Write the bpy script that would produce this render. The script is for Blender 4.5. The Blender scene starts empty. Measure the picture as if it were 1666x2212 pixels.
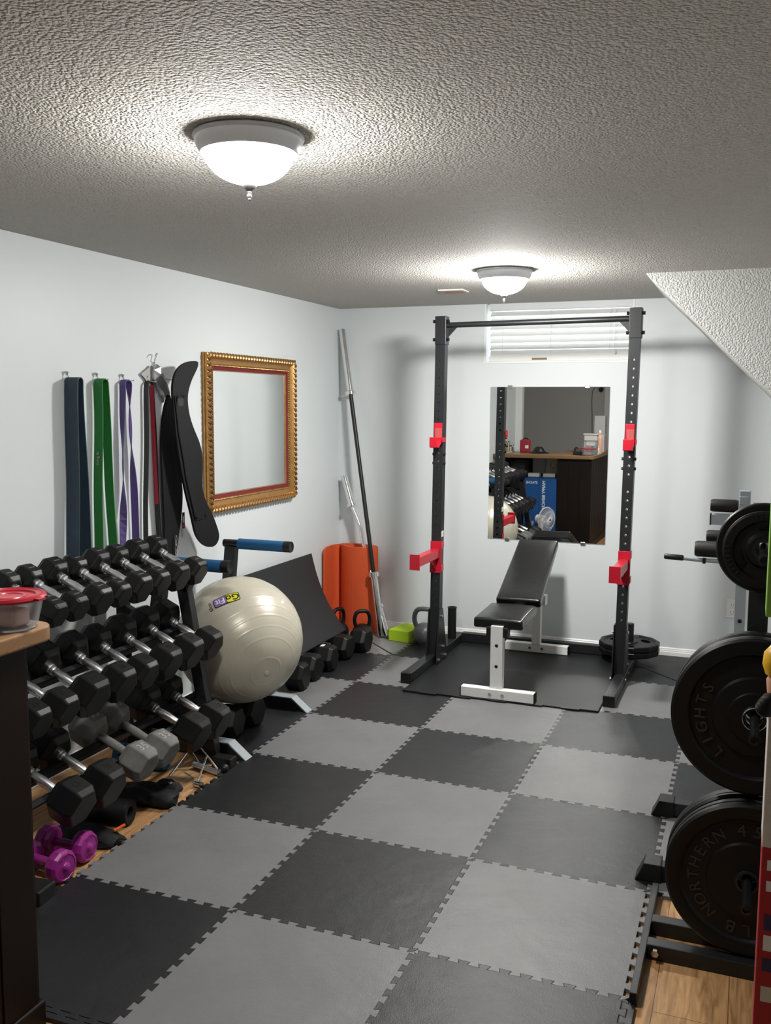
import bpy, bmesh, math, random
from mathutils import Vector, Matrix, Euler, noise
PI = math.pi
R = math.radians
random.seed(7)
sc = bpy.context.scene
C = sc.collection

# ------------------------------------------------------------------ camera, world, exposure
cam_d = bpy.data.cameras.new('camera')
cam = bpy.data.objects.new('camera', cam_d)
C.objects.link(cam)
yaw, pitch, roll = -0.3696290, 0.1136733, 0.0054999
cy, sy, cp, sp = math.cos(yaw), math.sin(yaw), math.cos(pitch), math.sin(pitch)
fw = Vector((sy*cp, cy*cp, -sp))
rt = Vector((cy, -sy, 0))
up = rt.cross(fw)
rt2 = math.cos(roll)*rt + math.sin(roll)*up
up2 = -math.sin(roll)*rt + math.cos(roll)*up
m3 = Matrix((rt2, up2, -fw)).transposed()
cam.matrix_world = Matrix.Translation((2.0797, -1.8574, 1.5978)) @ m3.to_4x4()
cam_d.sensor_fit = 'VERTICAL'
cam_d.sensor_height = 36.0
cam_d.lens = 2037.7/2212*36.0
cam_d.clip_start = 0.02
sc.camera = cam

wd = bpy.data.worlds.new('sky')
sc.world = wd
wd.use_nodes = True
bgn = wd.node_tree.nodes['Background']
bgn.inputs[0].default_value = (0.86, 0.94, 1.0, 1)
bgn.inputs[1].default_value = 0.55
sc.view_settings.view_transform = 'Standard'
sc.view_settings.look = 'None'
sc.view_settings.gamma = 1.0
sc.view_settings.use_curve_mapping = False
sc.view_settings.exposure = 2.15
sc.cycles.max_bounces = 9
sc.cycles.diffuse_bounces = 5
LAMP = 60.0          # radiance of the glass bowls

# ------------------------------------------------------------------ materials
MAT = {}
def srgb(r, g, b):
    f = lambda c: (c/255/12.92) if c/255 <= 0.04045 else ((c/255+0.055)/1.055)**2.4
    return (f(r), f(g), f(b))
def mat(name, col, rough=0.5, metal=0.0, spec=0.5, coat=0.0, noise_s=0.0, noise_amt=0.0, bump=0.0, bump_s=100.0, bump_d=0.002, trans=0.0, emit=0.0, sss=0.0, alpha=1.0, ior=1.45):
    m = bpy.data.materials.new(name)
    m.use_nodes = True
    nt = m.node_tree
    b = nt.nodes['Principled BSDF']
    b.inputs['Base Color'].default_value = (*col, 1)
    b.inputs['Roughness'].default_value = rough
    b.inputs['Metallic'].default_value = metal
    b.inputs['Specular IOR Level'].default_value = spec
    b.inputs['Coat Weight'].default_value = coat
    b.inputs['Coat Roughness'].default_value = 0.15
    b.inputs['Transmission Weight'].default_value = trans
    b.inputs['IOR'].default_value = ior
    b.inputs['Alpha'].default_value = alpha
    tc = nt.nodes.new('ShaderNodeTexCoord')
    if noise_amt > 0:
        n = nt.nodes.new('ShaderNodeTexNoise')
        n.inputs['Scale'].default_value = noise_s
        n.inputs['Detail'].default_value = 6
        nt.links.new(tc.outputs['Object'], n.inputs['Vector'])
        mx = nt.nodes.new('ShaderNodeMix'); mx.data_type = 'RGBA'
        mx.inputs[6].default_value = (*[c*(1-noise_amt) for c in col], 1)
        mx.inputs[7].default_value = (*[min(1, c*(1+noise_amt)) for c in col], 1)
        nt.links.new(n.outputs['Fac'], mx.inputs[0])
        nt.links.new(mx.outputs[2], b.inputs['Base Color'])
    if bump > 0:
        n2 = nt.nodes.new('ShaderNodeTexNoise')
        n2.inputs['Scale'].default_value = bump_s
        n2.inputs['Detail'].default_value = 4
        nt.links.new(tc.outputs['Object'], n2.inputs['Vector'])
        bp = nt.nodes.new('ShaderNodeBump')
        bp.inputs['Strength'].default_value = bump
        bp.inputs['Distance'].default_value = bump_d
        nt.links.new(n2.outputs['Fac'], bp.inputs['Height'])
        nt.links.new(bp.outputs['Normal'], b.inputs['Normal'])
    if emit > 0:
        b.inputs['Emission Color'].default_value = (*col, 1)
        b.inputs['Emission Strength'].default_value = emit
    MAT[name] = m
    return m

mat('wall_paint', srgb(212, 217, 219), 0.42, spec=0.35, bump=0.12, bump_s=220, bump_d=0.001)
mat('shaded_wall_paint', srgb(196, 197, 194), 0.6)  # same paint as the other walls, darkened for the shade back there
mat('white_trim', srgb(232, 232, 230), 0.4)
mat('black_metal', (0.007, 0.007, 0.008), 0.42, spec=0.5, noise_s=40, noise_amt=0.25)
mat('black_steel', (0.012, 0.0125, 0.0145), 0.38, spec=0.5, noise_s=25, noise_amt=0.2)
mat('black_rubber', (0.0038, 0.0038, 0.0042), 0.42, spec=0.34, bump=0.1, bump_s=300, bump_d=0.0006)
mat('black_plastic', (0.005, 0.005, 0.0055), 0.45)
mat('engraved_glint', (0.11, 0.11, 0.115), 0.4)  # light grey paints in the glint of the engraved label lines
mat('worn_lit_rubber', (0.022, 0.022, 0.022), 0.5)  # raised letters lightened for edges that catch light, and for wear
mat('number_rubber', (0.008, 0.008, 0.009), 0.3)
mat('chrome', (0.82, 0.82, 0.83), 0.14, metal=1.0)
mat('knurled_chrome', (0.85, 0.85, 0.86), 0.24, metal=1.0, bump=0.6, bump_s=700, bump_d=0.0008)
mat('silver_metal', (0.62, 0.61, 0.60), 0.25, metal=1.0)
mat('grey_iron', (0.145, 0.145, 0.138), 0.62, spec=0.4, noise_s=22, noise_amt=0.55, bump=0.35, bump_s=90, bump_d=0.001)
mat('iron_number', (0.27, 0.27, 0.26), 0.6)
mat('magenta_vinyl', (0.27, 0.016, 0.20), 0.3, spec=0.5, noise_s=10, noise_amt=0.08)
mat('blue_foam', (0.008, 0.085, 0.22), 0.6, bump=0.2, bump_s=300)
mat('black_foam', (0.004, 0.004, 0.0045), 0.6, bump=0.25, bump_s=300)
mat('board_vinyl', (0.013, 0.013, 0.015), 0.5, bump=0.15, bump_s=60)
mat('orange_foam', (0.62, 0.088, 0.022), 0.7, bump=0.25, bump_s=260, noise_s=30, noise_amt=0.06)
mat('lime_foam', (0.40, 0.60, 0.02), 0.7, bump=0.1, bump_s=300)
mat('grey_vinyl', (0.105, 0.108, 0.115), 0.32, spec=0.5)
mat('red_paint', (0.42, 0.008, 0.022), 0.35, spec=0.5, noise_s=12, noise_amt=0.08)
mat('red_worn', (0.34, 0.06, 0.058), 0.5, noise_s=40, noise_amt=0.2)
mat('white_paint', (0.74, 0.74, 0.72), 0.38)
mat('bench_vinyl', (0.006, 0.006, 0.0065), 0.24, spec=0.6, bump=0.25, bump_s=14, bump_d=0.006)
mat('black_mat', (0.008, 0.0084, 0.0092), 0.5, spec=0.3, bump=0.1, bump_s=200, noise_s=6, noise_amt=0.2)
mat('dark_wood', (0.0085, 0.0040, 0.0026), 0.45, spec=0.25, noise_s=9, noise_amt=0.4)
mat('gold_frame', (0.46, 0.25, 0.085), 0.36, metal=0.75, noise_s=30, noise_amt=0.35, bump=0.2, bump_s=120)
mat('dark_gold', (0.36, 0.20, 0.075), 0.34, metal=0.85, noise_s=60, noise_amt=0.5)
mat('crimson_velvet', (0.16, 0.010, 0.022), 0.8)
mat('mirror_glass', (0.90, 0.92, 0.91), 0.012, metal=1.0)
mat('navy_latex', (0.022, 0.043, 0.066), 0.5, noise_s=18, noise_amt=0.3)
mat('green_latex', (0.010, 0.15, 0.022), 0.5, noise_s=18, noise_amt=0.1)
mat('purple_latex', (0.085, 0.052, 0.19), 0.5)
mat('black_latex', (0.02, 0.02, 0.021), 0.5)
mat('red_latex', (0.36, 0.015, 0.04), 0.5)
mat('neoprene', (0.0045, 0.0045, 0.0060), 0.65, spec=0.3, bump=0.3, bump_s=400)
mat('tag_grey', (0.38, 0.38, 0.37), 0.5, noise_s=20, noise_amt=0.15)
mat('foil', (0.45, 0.45, 0.46), 0.35, metal=0.7, bump=0.6, bump_s=80)
mat('finial_metal', (0.03, 0.03, 0.032), 0.4)
mat('lamp_enamel', (0.52, 0.54, 0.58), 0.35, spec=0.5)
mat('vent_brown', (0.20, 0.12, 0.075), 0.5)
mat('outlet_white', (0.80, 0.80, 0.79), 0.4)
mat('slot_black', (0.01, 0.01, 0.01), 0.5)
mat('blind_white', (0.80, 0.80, 0.78), 0.5)
mat('machine_grey', (0.30, 0.33, 0.36), 0.4)
mat('blue_box', (0.006, 0.075, 0.26), 0.5)
mat('white_print', (0.75, 0.78, 0.8), 0.5)
mat('fan_white', (0.72, 0.71, 0.70), 0.4)
mat('label_white', (0.70, 0.70, 0.68), 0.5)
mat('red_lid', (0.30, 0.010, 0.022), 0.3)
mat('pink_food', (0.74, 0.52, 0.52), 0.7, noise_s=30, noise_amt=0.1)
mat('clear_plastic', (0.95, 0.95, 0.95), 0.12, trans=0.93, ior=1.25)
mat('clear_glass', (0.96, 0.98, 1.0), 0.02, trans=1.0, ior=1.03)
mat('yellow_plastic', (0.75, 0.42, 0.015), 0.4)
mat('skin_plastic', (0.62, 0.33, 0.22), 0.5)
mat('card_white', (0.60, 0.56, 0.50), 0.7, noise_s=120, noise_amt=0.25)
mat('card_red', (0.36, 0.015, 0.022), 0.5)
mat('card_navy', (0.02, 0.022, 0.07), 0.5)
mat('card_green', (0.22, 0.45, 0.06), 0.5)
mat('card_teal', (0.05, 0.34, 0.34), 0.5)
mat('cream', (0.55, 0.52, 0.42), 0.6)
mat('amber', (0.25, 0.16, 0.09), 0.4)
mat('orange_tag', (0.85, 0.13, 0.02), 0.5)
mat('teal_liquid', (0.12, 0.36, 0.38), 0.3)
mat('dark_green', (0.01, 0.06, 0.03), 0.4)
mat('bag_red', (0.30, 0.012, 0.03), 0.6)
mat('navy_bin', (0.012, 0.013, 0.03), 0.5)
mat('grey_plastic', (0.42, 0.42, 0.41), 0.5)
mat('red_print', (0.45, 0.02, 0.03), 0.5)
mat('yellow_print', (0.62, 0.60, 0.03), 0.5)
mat('violet_print', (0.20, 0.14, 0.34), 0.5)
mat('black_print', (0.006, 0.006, 0.006), 0.5)
mat('white_violet', (0.7, 0.62, 0.8), 0.5)

def ceiling_mat(name, col, strength, scale):
    m = mat(name, col, 0.85, spec=0.2)
    nt = m.node_tree; b = nt.nodes['Principled BSDF']
    tc = nt.nodes.new('ShaderNodeTexCoord')
    n1 = nt.nodes.new('ShaderNodeTexNoise'); n1.inputs['Scale'].default_value = scale; n1.inputs['Detail'].default_value = 3.0
    n1.inputs['Roughness'].default_value = 0.55
    v = nt.nodes.new('ShaderNodeTexVoronoi'); v.feature = 'SMOOTH_F1'; v.inputs['Scale'].default_value = scale*0.85; v.inputs['Smoothness'].default_value = 0.4
    nt.links.new(tc.outputs['Object'], n1.inputs['Vector']); nt.links.new(tc.outputs['Object'], v.inputs['Vector'])
    a = nt.nodes.new('ShaderNodeMath'); a.operation = 'SUBTRACT'
    nt.links.new(n1.outputs['Fac'], a.inputs[0]); nt.links.new(v.outputs['Distance'], a.inputs[1])
    bp = nt.nodes.new('ShaderNodeBump'); bp.inputs['Strength'].default_value = strength; bp.inputs['Distance'].default_value = 0.012
    nt.links.new(a.outputs[0], bp.inputs['Height']); nt.links.new(bp.outputs['Normal'], b.inputs['Normal'])
    return m
ceiling_mat('popcorn', srgb(212, 209, 203), 1.0, 150)
ceiling_mat('popcorn_coarse', srgb(205, 206, 203), 0.45, 135)

def wood_floor():
    m = mat('oak_laminate', (0.45, 0.27, 0.13), 0.38, spec=0.4)
    nt = m.node_tree; b = nt.nodes['Principled BSDF']
    tc = nt.nodes.new('ShaderNodeTexCoord')
    br = nt.nodes.new('ShaderNodeTexBrick')
    br.inputs['Scale'].default_value = 1.0
    br.inputs['Brick Width'].default_value = 1.2; br.inputs['Row Height'].default_value = 0.19
    br.inputs['Mortar Size'].default_value = 0.0012; br.inputs['Bias'].default_value = 0.0
    br.inputs['Color1'].default_value = (0.52, 0.31, 0.145, 1); br.inputs['Color2'].default_value = (0.40, 0.225, 0.10, 1)
    br.inputs['Mortar'].default_value = (0.16, 0.08, 0.035, 1)
    rot = nt.nodes.new('ShaderNodeMapping'); rot.inputs['Rotation'].default_value = (0, 0, PI/2)
    nt.links.new(tc.outputs['Object'], rot.inputs[0]); nt.links.new(rot.outputs[0], br.inputs['Vector'])
    st = nt.nodes.new('ShaderNodeMapping'); st.inputs['Scale'].default_value = (22, 2.2, 1)
    nt.links.new(tc.outputs['Object'], st.inputs[0])
    n = nt.nodes.new('ShaderNodeTexNoise'); n.inputs['Scale'].default_value = 2.2; n.inputs['Detail'].default_value = 8; n.inputs['Distortion'].default_value = 1.2
    nt.links.new(st.outputs[0], n.inputs['Vector'])
    rp = nt.nodes.new('ShaderNodeValToRGB'); rp.color_ramp.elements[0].position = 0.32; rp.color_ramp.elements[0].color = (0.55, 0.5, 0.45, 1)
    rp.color_ramp.elements[1].position = 0.68; rp.color_ramp.elements[1].color = (1.15, 1.12, 1.1, 1)
    nt.links.new(n.outputs['Fac'], rp.inputs[0])
    mx = nt.nodes.new('ShaderNodeMix'); mx.data_type = 'RGBA'; mx.blend_type = 'MULTIPLY'; mx.inputs[0].default_value = 1
    nt.links.new(br.outputs['Color'], mx.inputs[6]); nt.links.new(rp.outputs[0], mx.inputs[7])
    nt.links.new(mx.outputs[2], b.inputs['Base Color'])
wood_floor()

def foam_tile(name, col, amt):
    m = mat(name, col, 0.46, spec=0.5)
    nt = m.node_tree; b = nt.nodes['Principled BSDF']
    tc = nt.nodes.new('ShaderNodeTexCoord')
    n = nt.nodes.new('ShaderNodeTexNoise'); n.inputs['Scale'].default_value = 3.5; n.inputs['Detail'].default_value = 9; n.inputs['Roughness'].default_value = 0.62
    nt.links.new(tc.outputs['Object'], n.inputs['Vector'])
    rp = nt.nodes.new('ShaderNodeValToRGB')
    rp.color_ramp.elements[0].position = 0.3; rp.color_ramp.elements[0].color = (*[c*(1-amt) for c in col], 1)
    rp.color_ramp.elements[1].position = 0.7; rp.color_ramp.elements[1].color = (*[c*(1+amt) for c in col], 1)
    nt.links.new(n.outputs['Fac'], rp.inputs[0]); nt.links.new(rp.outputs[0], b.inputs['Base Color'])
    w = nt.nodes.new('ShaderNodeTexVoronoi'); w.inputs['Scale'].default_value = 240
    nt.links.new(tc.outputs['Object'], w.inputs['Vector'])
    bp = nt.nodes.new('ShaderNodeBump'); bp.inputs['Strength'].default_value = 0.25; bp.inputs['Distance'].default_value = 0.0012
    nt.links.new(w.outputs['Distance'], bp.inputs['Height'])
    n3 = nt.nodes.new('ShaderNodeTexNoise'); n3.inputs['Scale'].default_value = 9; n3.inputs['Detail'].default_value = 2
    nt.links.new(tc.outputs['Object'], n3.inputs['Vector'])
    bp2 = nt.nodes.new('ShaderNodeBump'); bp2.inputs['Strength'].default_value = 0.25; bp2.inputs['Distance'].default_value = 0.012
    nt.links.new(n3.outputs['Fac'], bp2.inputs['Height']); nt.links.new(bp.outputs['Normal'], bp2.inputs['Normal'])
    nt.links.new(bp2.outputs['Normal'], b.inputs['Normal'])
foam_tile('tile_light', (0.148, 0.148, 0.150), 0.10)
foam_tile('tile_dark', (0.0090, 0.0096, 0.0110), 0.16)

def ball_mat():
    m = mat('pearl_vinyl', (0.50, 0.465, 0.375), 0.32, spec=0.5, coat=0.3, noise_s=7, noise_amt=0.10)
    b = m.node_tree.nodes['Principled BSDF']
    b.inputs['Metallic'].default_value = 0.12
    b.inputs['Coat Roughness'].default_value = 0.12
ball_mat()
def counter_mat():
    m = mat('counter_wood', (0.42, 0.25, 0.12), 0.35)
    nt = m.node_tree; b = nt.nodes['Principled BSDF']
    tc = nt.nodes.new('ShaderNodeTexCoord'); st = nt.nodes.new('ShaderNodeMapping'); st.inputs['Scale'].default_value = (3, 30, 30)
    nt.links.new(tc.outputs['Object'], st.inputs[0])
    n = nt.nodes.new('ShaderNodeTexNoise'); n.inputs['Scale'].default_value = 2; n.inputs['Detail'].default_value = 6
    nt.links.new(st.outputs[0], n.inputs['Vector'])
    mx = nt.nodes.new('ShaderNodeMix'); mx.data_type = 'RGBA'
    mx.inputs[6].default_value = (0.17, 0.085, 0.036, 1); mx.inputs[7].default_value = (0.27, 0.155, 0.075, 1)
    nt.links.new(n.outputs['Fac'], mx.inputs[0]); nt.links.new(mx.outputs[2], b.inputs['Base Color'])
counter_mat()
def lamp_mat(nm, gain):
    m = mat(nm, (0.9, 0.88, 0.8), 0.3)
    nt = m.node_tree; b = nt.nodes['Principled BSDF']
    tc = nt.nodes.new('ShaderNodeTexCoord')
    n = nt.nodes.new('ShaderNodeTexNoise'); n.inputs['Scale'].default_value = 9; n.inputs['Detail'].default_value = 2; n.inputs['Distortion'].default_value = 2.5
    nt.links.new(tc.outputs['Object'], n.inputs['Vector'])
    mr = nt.nodes.new('ShaderNodeMapRange'); mr.inputs[3].default_value = LAMP*gain*0.85; mr.inputs[4].default_value = LAMP*gain*1.15
    nt.links.new(n.outputs['Fac'], mr.inputs[0])
    # glow dimmed towards the rim to tame the hot spot on the ceiling
    sx = nt.nodes.new('ShaderNodeSeparateXYZ'); nt.links.new(tc.outputs['Object'], sx.inputs[0])
    mz = nt.nodes.new('ShaderNodeMapRange'); mz.inputs[1].default_value = -0.046; mz.inputs[2].default_value = -0.10; mz.inputs[3].default_value = 0.42; mz.inputs[4].default_value = 1.15
    nt.links.new(sx.outputs['Z'], mz.inputs[0])
    mm = nt.nodes.new('ShaderNodeMath'); mm.operation = 'MULTIPLY'
    nt.links.new(mr.outputs[0], mm.inputs[0]); nt.links.new(mz.outputs[0], mm.inputs[1]); nt.links.new(mm.outputs[0], b.inputs['Emission Strength'])
    b.inputs['Emission Color'].default_value = (1.0, 0.985, 0.95, 1)
lamp_mat('lit_glass', 0.88)
lamp_mat('lit_glass_bright', 1.8)

# ------------------------------------------------------------------ mesh helpers
def link(name, bm, m, parent=None, smooth=False, bevel=0.0, seg=2, loc=None, rot=None):
    bmesh.ops.recalc_face_normals(bm, faces=bm.faces)
    me = bpy.data.meshes.new(name)
    bm.to_mesh(me); bm.free()
    return link_me(name, me, m, parent, smooth, bevel, seg, loc, rot)
def link_me(name, me, m, parent=None, smooth=False, bevel=0.0, seg=2, loc=None, rot=None):
    o = bpy.data.objects.new(name, me)
    C.objects.link(o)
    if m is not None:
        me.materials.clear(); me.materials.append(MAT[m])
    if parent is not None: o.parent = parent
    if loc is not None: o.location = loc
    if rot is not None: o.rotation_euler = rot
    if smooth:
        for p in me.polygons: p.use_smooth = True
        try: me.set_sharp_from_angle(angle=R(38))
        except Exception: pass
    if bevel > 0:
        md = o.modifiers.new('bevel', 'BEVEL'); md.width = bevel; md.segments = seg; md.limit_method = 'ANGLE'; md.angle_limit = R(40)
        md.harden_normals = False
    return o
def thing(name, label, cat, loc=(0, 0, 0), rot=(0, 0, 0), group=None):
    o = bpy.data.objects.new(name, None)
    o.empty_display_size = 0.05
    C.objects.link(o)
    o.location = loc; o.rotation_euler = rot
    return tag(o, label, cat, group)
def tag(o, label, cat, group=None):
    o['label'] = label; o['category'] = cat
    if group: o['group'] = group
    return o
def struct(name, bm, m, **k):
    o = link(name, bm, m, **k); o['kind'] = 'structure'; return o
def dup(root, label=None, loc=None, rot=None, group=None):
    r = root.copy(); C.objects.link(r)
    if loc is not None: r.location = loc
    if rot is not None: r.rotation_euler = rot
    if label: r['label'] = label
    if group: r['group'] = group
    for ch in list(root.children):
        c = ch.copy(); C.objects.link(c); c.parent = r
        for g in list(ch.children):
            d = g.copy(); C.objects.link(d); d.parent = c
    return r
def BM(): return bmesh.new()
def box(bm, lo, hi, mtx=None):
    x0, y0, z0 = lo; x1, y1, z1 = hi
    vs = [bm.verts.new(Vector(p) if mtx is None else mtx @ Vector(p)) for p in
          ((x0, y0, z0), (x1, y0, z0), (x1, y1, z0), (x0, y1, z0), (x0, y0, z1), (x1, y0, z1), (x1, y1, z1), (x0, y1, z1))]
    for f in ((0, 3, 2, 1), (4, 5, 6, 7), (0, 1, 5, 4), (1, 2, 6, 5), (2, 3, 7, 6), (3, 0, 4, 7)):
        bm.faces.new([vs[i] for i in f])
    return bm
def B(lo, hi, mtx=None): return box(BM(), lo, hi, mtx)
def frames(pts, closed=False):
    n = len(pts); T = []
    for i in range(n):
        a = pts[(i-1) % n] if (closed or i > 0) else pts[i]
        b = pts[(i+1) % n] if (closed or i < n-1) else pts[i]
        T.append((b-a).normalized())
    ref = Vector((0, 0, 1)) if abs(T[0].z) < 0.9 else Vector((1, 0, 0))
    N = [(ref - T[0]*ref.dot(T[0])).normalized()]
    for i in range(1, n):
        v = N[-1] - T[i]*N[-1].dot(T[i]); N.append(v.normalized())
    return T, N
def tube(bm, pts, r, segs=12, closed=False, caps=True):
    pts = [Vector(p) for p in pts]
    T, N = frames(pts, closed)
    rs = r if isinstance(r, (list, tuple)) else [r]*len(pts)
    rings = []
    for p, t, n, rr in zip(pts, T, N, rs):
        b = t.cross(n)
        rings.append([bm.verts.new(p + rr*(math.cos(2*PI*k/segs)*n + math.sin(2*PI*k/segs)*b)) for k in range(segs)])
    m = len(rings)
    for i in range(m if closed else m-1):
        a, c = rings[i], rings[(i+1) % m]
        for k in range(segs):
            bm.faces.new((a[k], a[(k+1) % segs], c[(k+1) % segs], c[k]))
    if caps and not closed:
        bm.faces.new(list(reversed(rings[0]))); bm.faces.new(rings[-1])
    return bm
def lathe(bm, prof, segs=40, mtx=None, closed_prof=False, phase=0.0):
    """prof: (r, z) list, about local z"""
    rings = []
    for r, z in prof:
        if r < 1e-6:
            v = Vector((0, 0, z)); rings.append([bm.verts.new(mtx @ v if mtx else v)])
        else:
            ring = []
            for k in range(segs):
                a = 2*PI*k/segs + phase
                v = Vector((r*math.cos(a), r*math.sin(a), z)); ring.append(bm.verts.new(mtx @ v if mtx else v))
            rings.append(ring)
    n = len(rings)
    for i in range(n if closed_prof else n-1):
        a, c = rings[i], rings[(i+1) % n]
        if len(a) == 1 and len(c) == 1: continue
        for k in range(segs):
            k2 = (k+1) % segs
            if len(a) == 1: bm.faces.new((a[0], c[k2], c[k]))
            elif len(c) == 1: bm.faces.new((a[k], a[k2], c[0]))
            else: bm.faces.new((a[k], a[k2], c[k2], c[k]))
    return bm
def prism(bm, poly, vec, mtx=None):
    """poly: list of 3D points (planar), extruded by vec"""
    vec = Vector(vec)
    P = [Vector(p) for p in poly]; Q = [p+vec for p in P]
    if mtx: P = [mtx @ p for p in P]; Q = [mtx @ p for p in Q]
    a = [bm.verts.new(p) for p in P]; b = [bm.verts.new(p) for p in Q]
    n = len(a)
    bm.faces.new(list(reversed(a))); bm.faces.new(b)
    for i in range(n): bm.faces.new((a[i], a[(i+1) % n], b[(i+1) % n], b[i]))
    return bm
def axis_m(p, d):
    """matrix with local z along d at p"""
    d = Vector(d).normalized()
    return Matrix.Translation(p) @ d.to_track_quat('Z', 'Y').to_matrix().to_4x4()
def cyl(bm, p, q, r, segs=20):
    p = Vector(p); q = Vector(q); L = (q-p).length
    return lathe(bm, [(0, 0), (r, 0), (r, L), (0, L)], segs, axis_m(p, q-p))
def beam(bm, p, q, w, h, upv=(0, 0, 1)):
    """rectangular bar from p to q; w across, h along upv"""
    p = Vector(p); q = Vector(q); d = (q-p); L = d.length; d.normalize()
    u = Vector(upv); u = (u - d*u.dot(d)).normalized(); s = d.cross(u)
    M = Matrix((s, u, d)).transposed().to_4x4(); M = Matrix.Translation(p) @ M
    return box(bm, (-w/2, -h/2, 0), (w/2, h/2, L), M)
def bm_from(me):
    bm = BM(); bm.from_mesh(me); return bm
def cut(bm_a, bm_b):
    """boolean difference, returns a mesh"""
    obs = []
    for b in (bm_a, bm_b):
        bmesh.ops.recalc_face_normals(b, faces=b.faces)
        me = bpy.data.meshes.new('work'); b.to_mesh(me); b.free()
        o = bpy.data.objects.new('work', me); C.objects.link(o); obs.append(o)
    md = obs[0].modifiers.new('b', 'BOOLEAN'); md.object = obs[1]; md.operation = 'DIFFERENCE'; md.solver = 'EXACT'
    dg = bpy.context.evaluated_depsgraph_get(); dg.update()
    me = bpy.data.meshes.new_from_object(obs[0].evaluated_get(dg))
    for o in obs:
        d = o.data; bpy.data.objects.remove(o); bpy.data.meshes.remove(d)
    return me
def text_bm(s, size, depth=0.001, mtx=None, fn=None, align='CENTER', bold=0.0):
    cu = bpy.data.curves.new('t', 'FONT'); cu.body = s; cu.size = size; cu.extrude = depth; cu.offset = bold
    cu.align_x = align; cu.align_y = 'CENTER'; cu.resolution_u = 3
    o = bpy.data.objects.new('t', cu); C.objects.link(o)
    dg = bpy.context.evaluated_depsgraph_get(); dg.update()
    me = bpy.data.meshes.new_from_object(o.evaluated_get(dg))
    bpy.data.objects.remove(o); bpy.data.curves.remove(cu)
    bm = bm_from(me); bpy.data.meshes.remove(me)
    for v in bm.verts:
        if mtx: v.co = mtx @ v.co
        if fn: v.co = fn(v.co)
    return bm
def merge(bm, other):
    me = bpy.data.meshes.new('tmp'); other.to_mesh(me); other.free()
    bm.from_mesh(me); bpy.data.meshes.remove(me); return bm
def basis(o, x, y):
    x = Vector(x).normalized(); y = Vector(y); y = (y - x*y.dot(x)).normalized(); z = x.cross(y)
    return Matrix.Translation(o) @ Matrix((x, y, z)).transposed().to_4x4()
ORD = ['zeroth', 'first', 'second', 'third', 'fourth', 'fifth', 'sixth', 'seventh', 'eighth', 'ninth']

# ------------------------------------------------------------------ the setting
XL, YF, ZC, ZF = -0.681, 4.35, 2.265, -0.012
XR, YB = 2.85, -3.2
struct('floor', B((-2.1, YB-0.1, ZF-0.1), (XR+0.1, YF+0.25, ZF)), 'oak_laminate')
struct('ceiling', B((-2.1, YB-0.1, ZC), (XR+0.1, YF+0.25, ZC+0.1)), 'popcorn')
struct('wall_left', B((XL-0.12, -1.05, ZF), (XL, YF, ZC)), 'wall_paint')
bm = BM()
WX0, WX1, WZ0 = 0.378, 1.352, 1.874
box(bm, (XL-0.12, YF, ZF), (WX0, YF+0.22, ZC)); box(bm, (WX1, YF, ZF), (XR+0.1, YF+0.22, ZC)); box(bm, (WX0, YF, ZF), (WX1, YF+0.22, WZ0))
struct('wall_far', bm, 'wall_paint')
struct('wall_right', B((XR, YB, ZF), (XR+0.1, YF, ZC)), 'wall_paint')
struct('wall_back', B((-2.1, YB-0.1, ZF), (XR+0.1, YB, ZC)), 'shaded_wall_paint')
struct('wall_alcove', B((-2.1, YB, ZF), (-2.0, -1.05, ZC)), 'shaded_wall_paint')
bm = B((-2.0, -1.05, ZF), (XL-0.12, -0.93, ZC))
struct('wall_alcove_front', bm, 'wall_paint')
struct('trim_1', B((-0.705, -1.15, ZF), (-0.60, -1.05, ZC)), 'white_trim')
struct('trim_2', B((0.10, -3.2, ZF), (0.19, -3.16, ZC)), 'white_trim')
bm = BM()
prism(bm, [(1.537, 3.17, ZC), (XR, 3.17, ZC), (XR, 3.17, ZC-(XR-1.537)*0.972)], (0, YF-3.17, 0))
struct('wall_bulkhead', bm, 'popcorn_coarse')
def baseboard(name, p, q, inward):
    p = Vector(p); q = Vector(q); i = Vector(inward)
    prof = [(0, 0), (0.013, 0), (0.013, 0.034), (0.010, 0.038), (0.010, 0.045), (0.007, 0.05), (0.007, 0.056), (0.003, 0.062), (0, 0.062)]
    b = BM(); prism(b, [p + i*a + Vector((0, 0, z)) for a, z in prof], q-p)
    return struct(name, b, 'white_trim')
baseboard('baseboard_far', (XL, YF, ZF), (XR, YF, ZF), (0, -1, 0))
baseboard('baseboard_left', (XL, 0.1, ZF), (XL, YF-0.013, ZF), (1, 0, 0))

# window with blind
w = thing('window_1', 'small high basement window with white slatted blind above the wall mirror', 'window', (0, 0, 0))
w['kind'] = 'structure'
link('window_pane', B((WX0, YF+0.17, WZ0), (WX1, YF+0.176, ZC)), 'clear_glass', w)
bm = BM()
t = 0.012
box(bm, (WX0, YF-0.004, WZ0), (WX0+t, YF+0.22, ZC)); box(bm, (WX1-t, YF-0.004, WZ0), (WX1, YF+0.22, ZC)); box(bm, (WX0+t, YF-0.004, WZ0), (WX1-t, YF+0.22, WZ0+t))
link('window_frame', bm, 'white_trim', w)
bd = thing('window_blind', 'white horizontal slat blind inside the small high window', 'blind', (0, YF+0.035, 0))
link('headrail', B((WX0+0.030, -0.028, 2.222), (WX1-0.014, 0.028, ZC)), 'wall_paint', bd)
for k in range(7):
    z = 2.200 - k*0.0438
    M = Matrix.Translation((0, 0, z)) @ Matrix.Rotation(R(38 if k < 6 else 70), 4, 'X')
    link('slat', B((WX0+0.035, -0.025, -0.0014), (WX1-0.016, 0.025, 0.0014), M), 'blind_white', bd)
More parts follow.
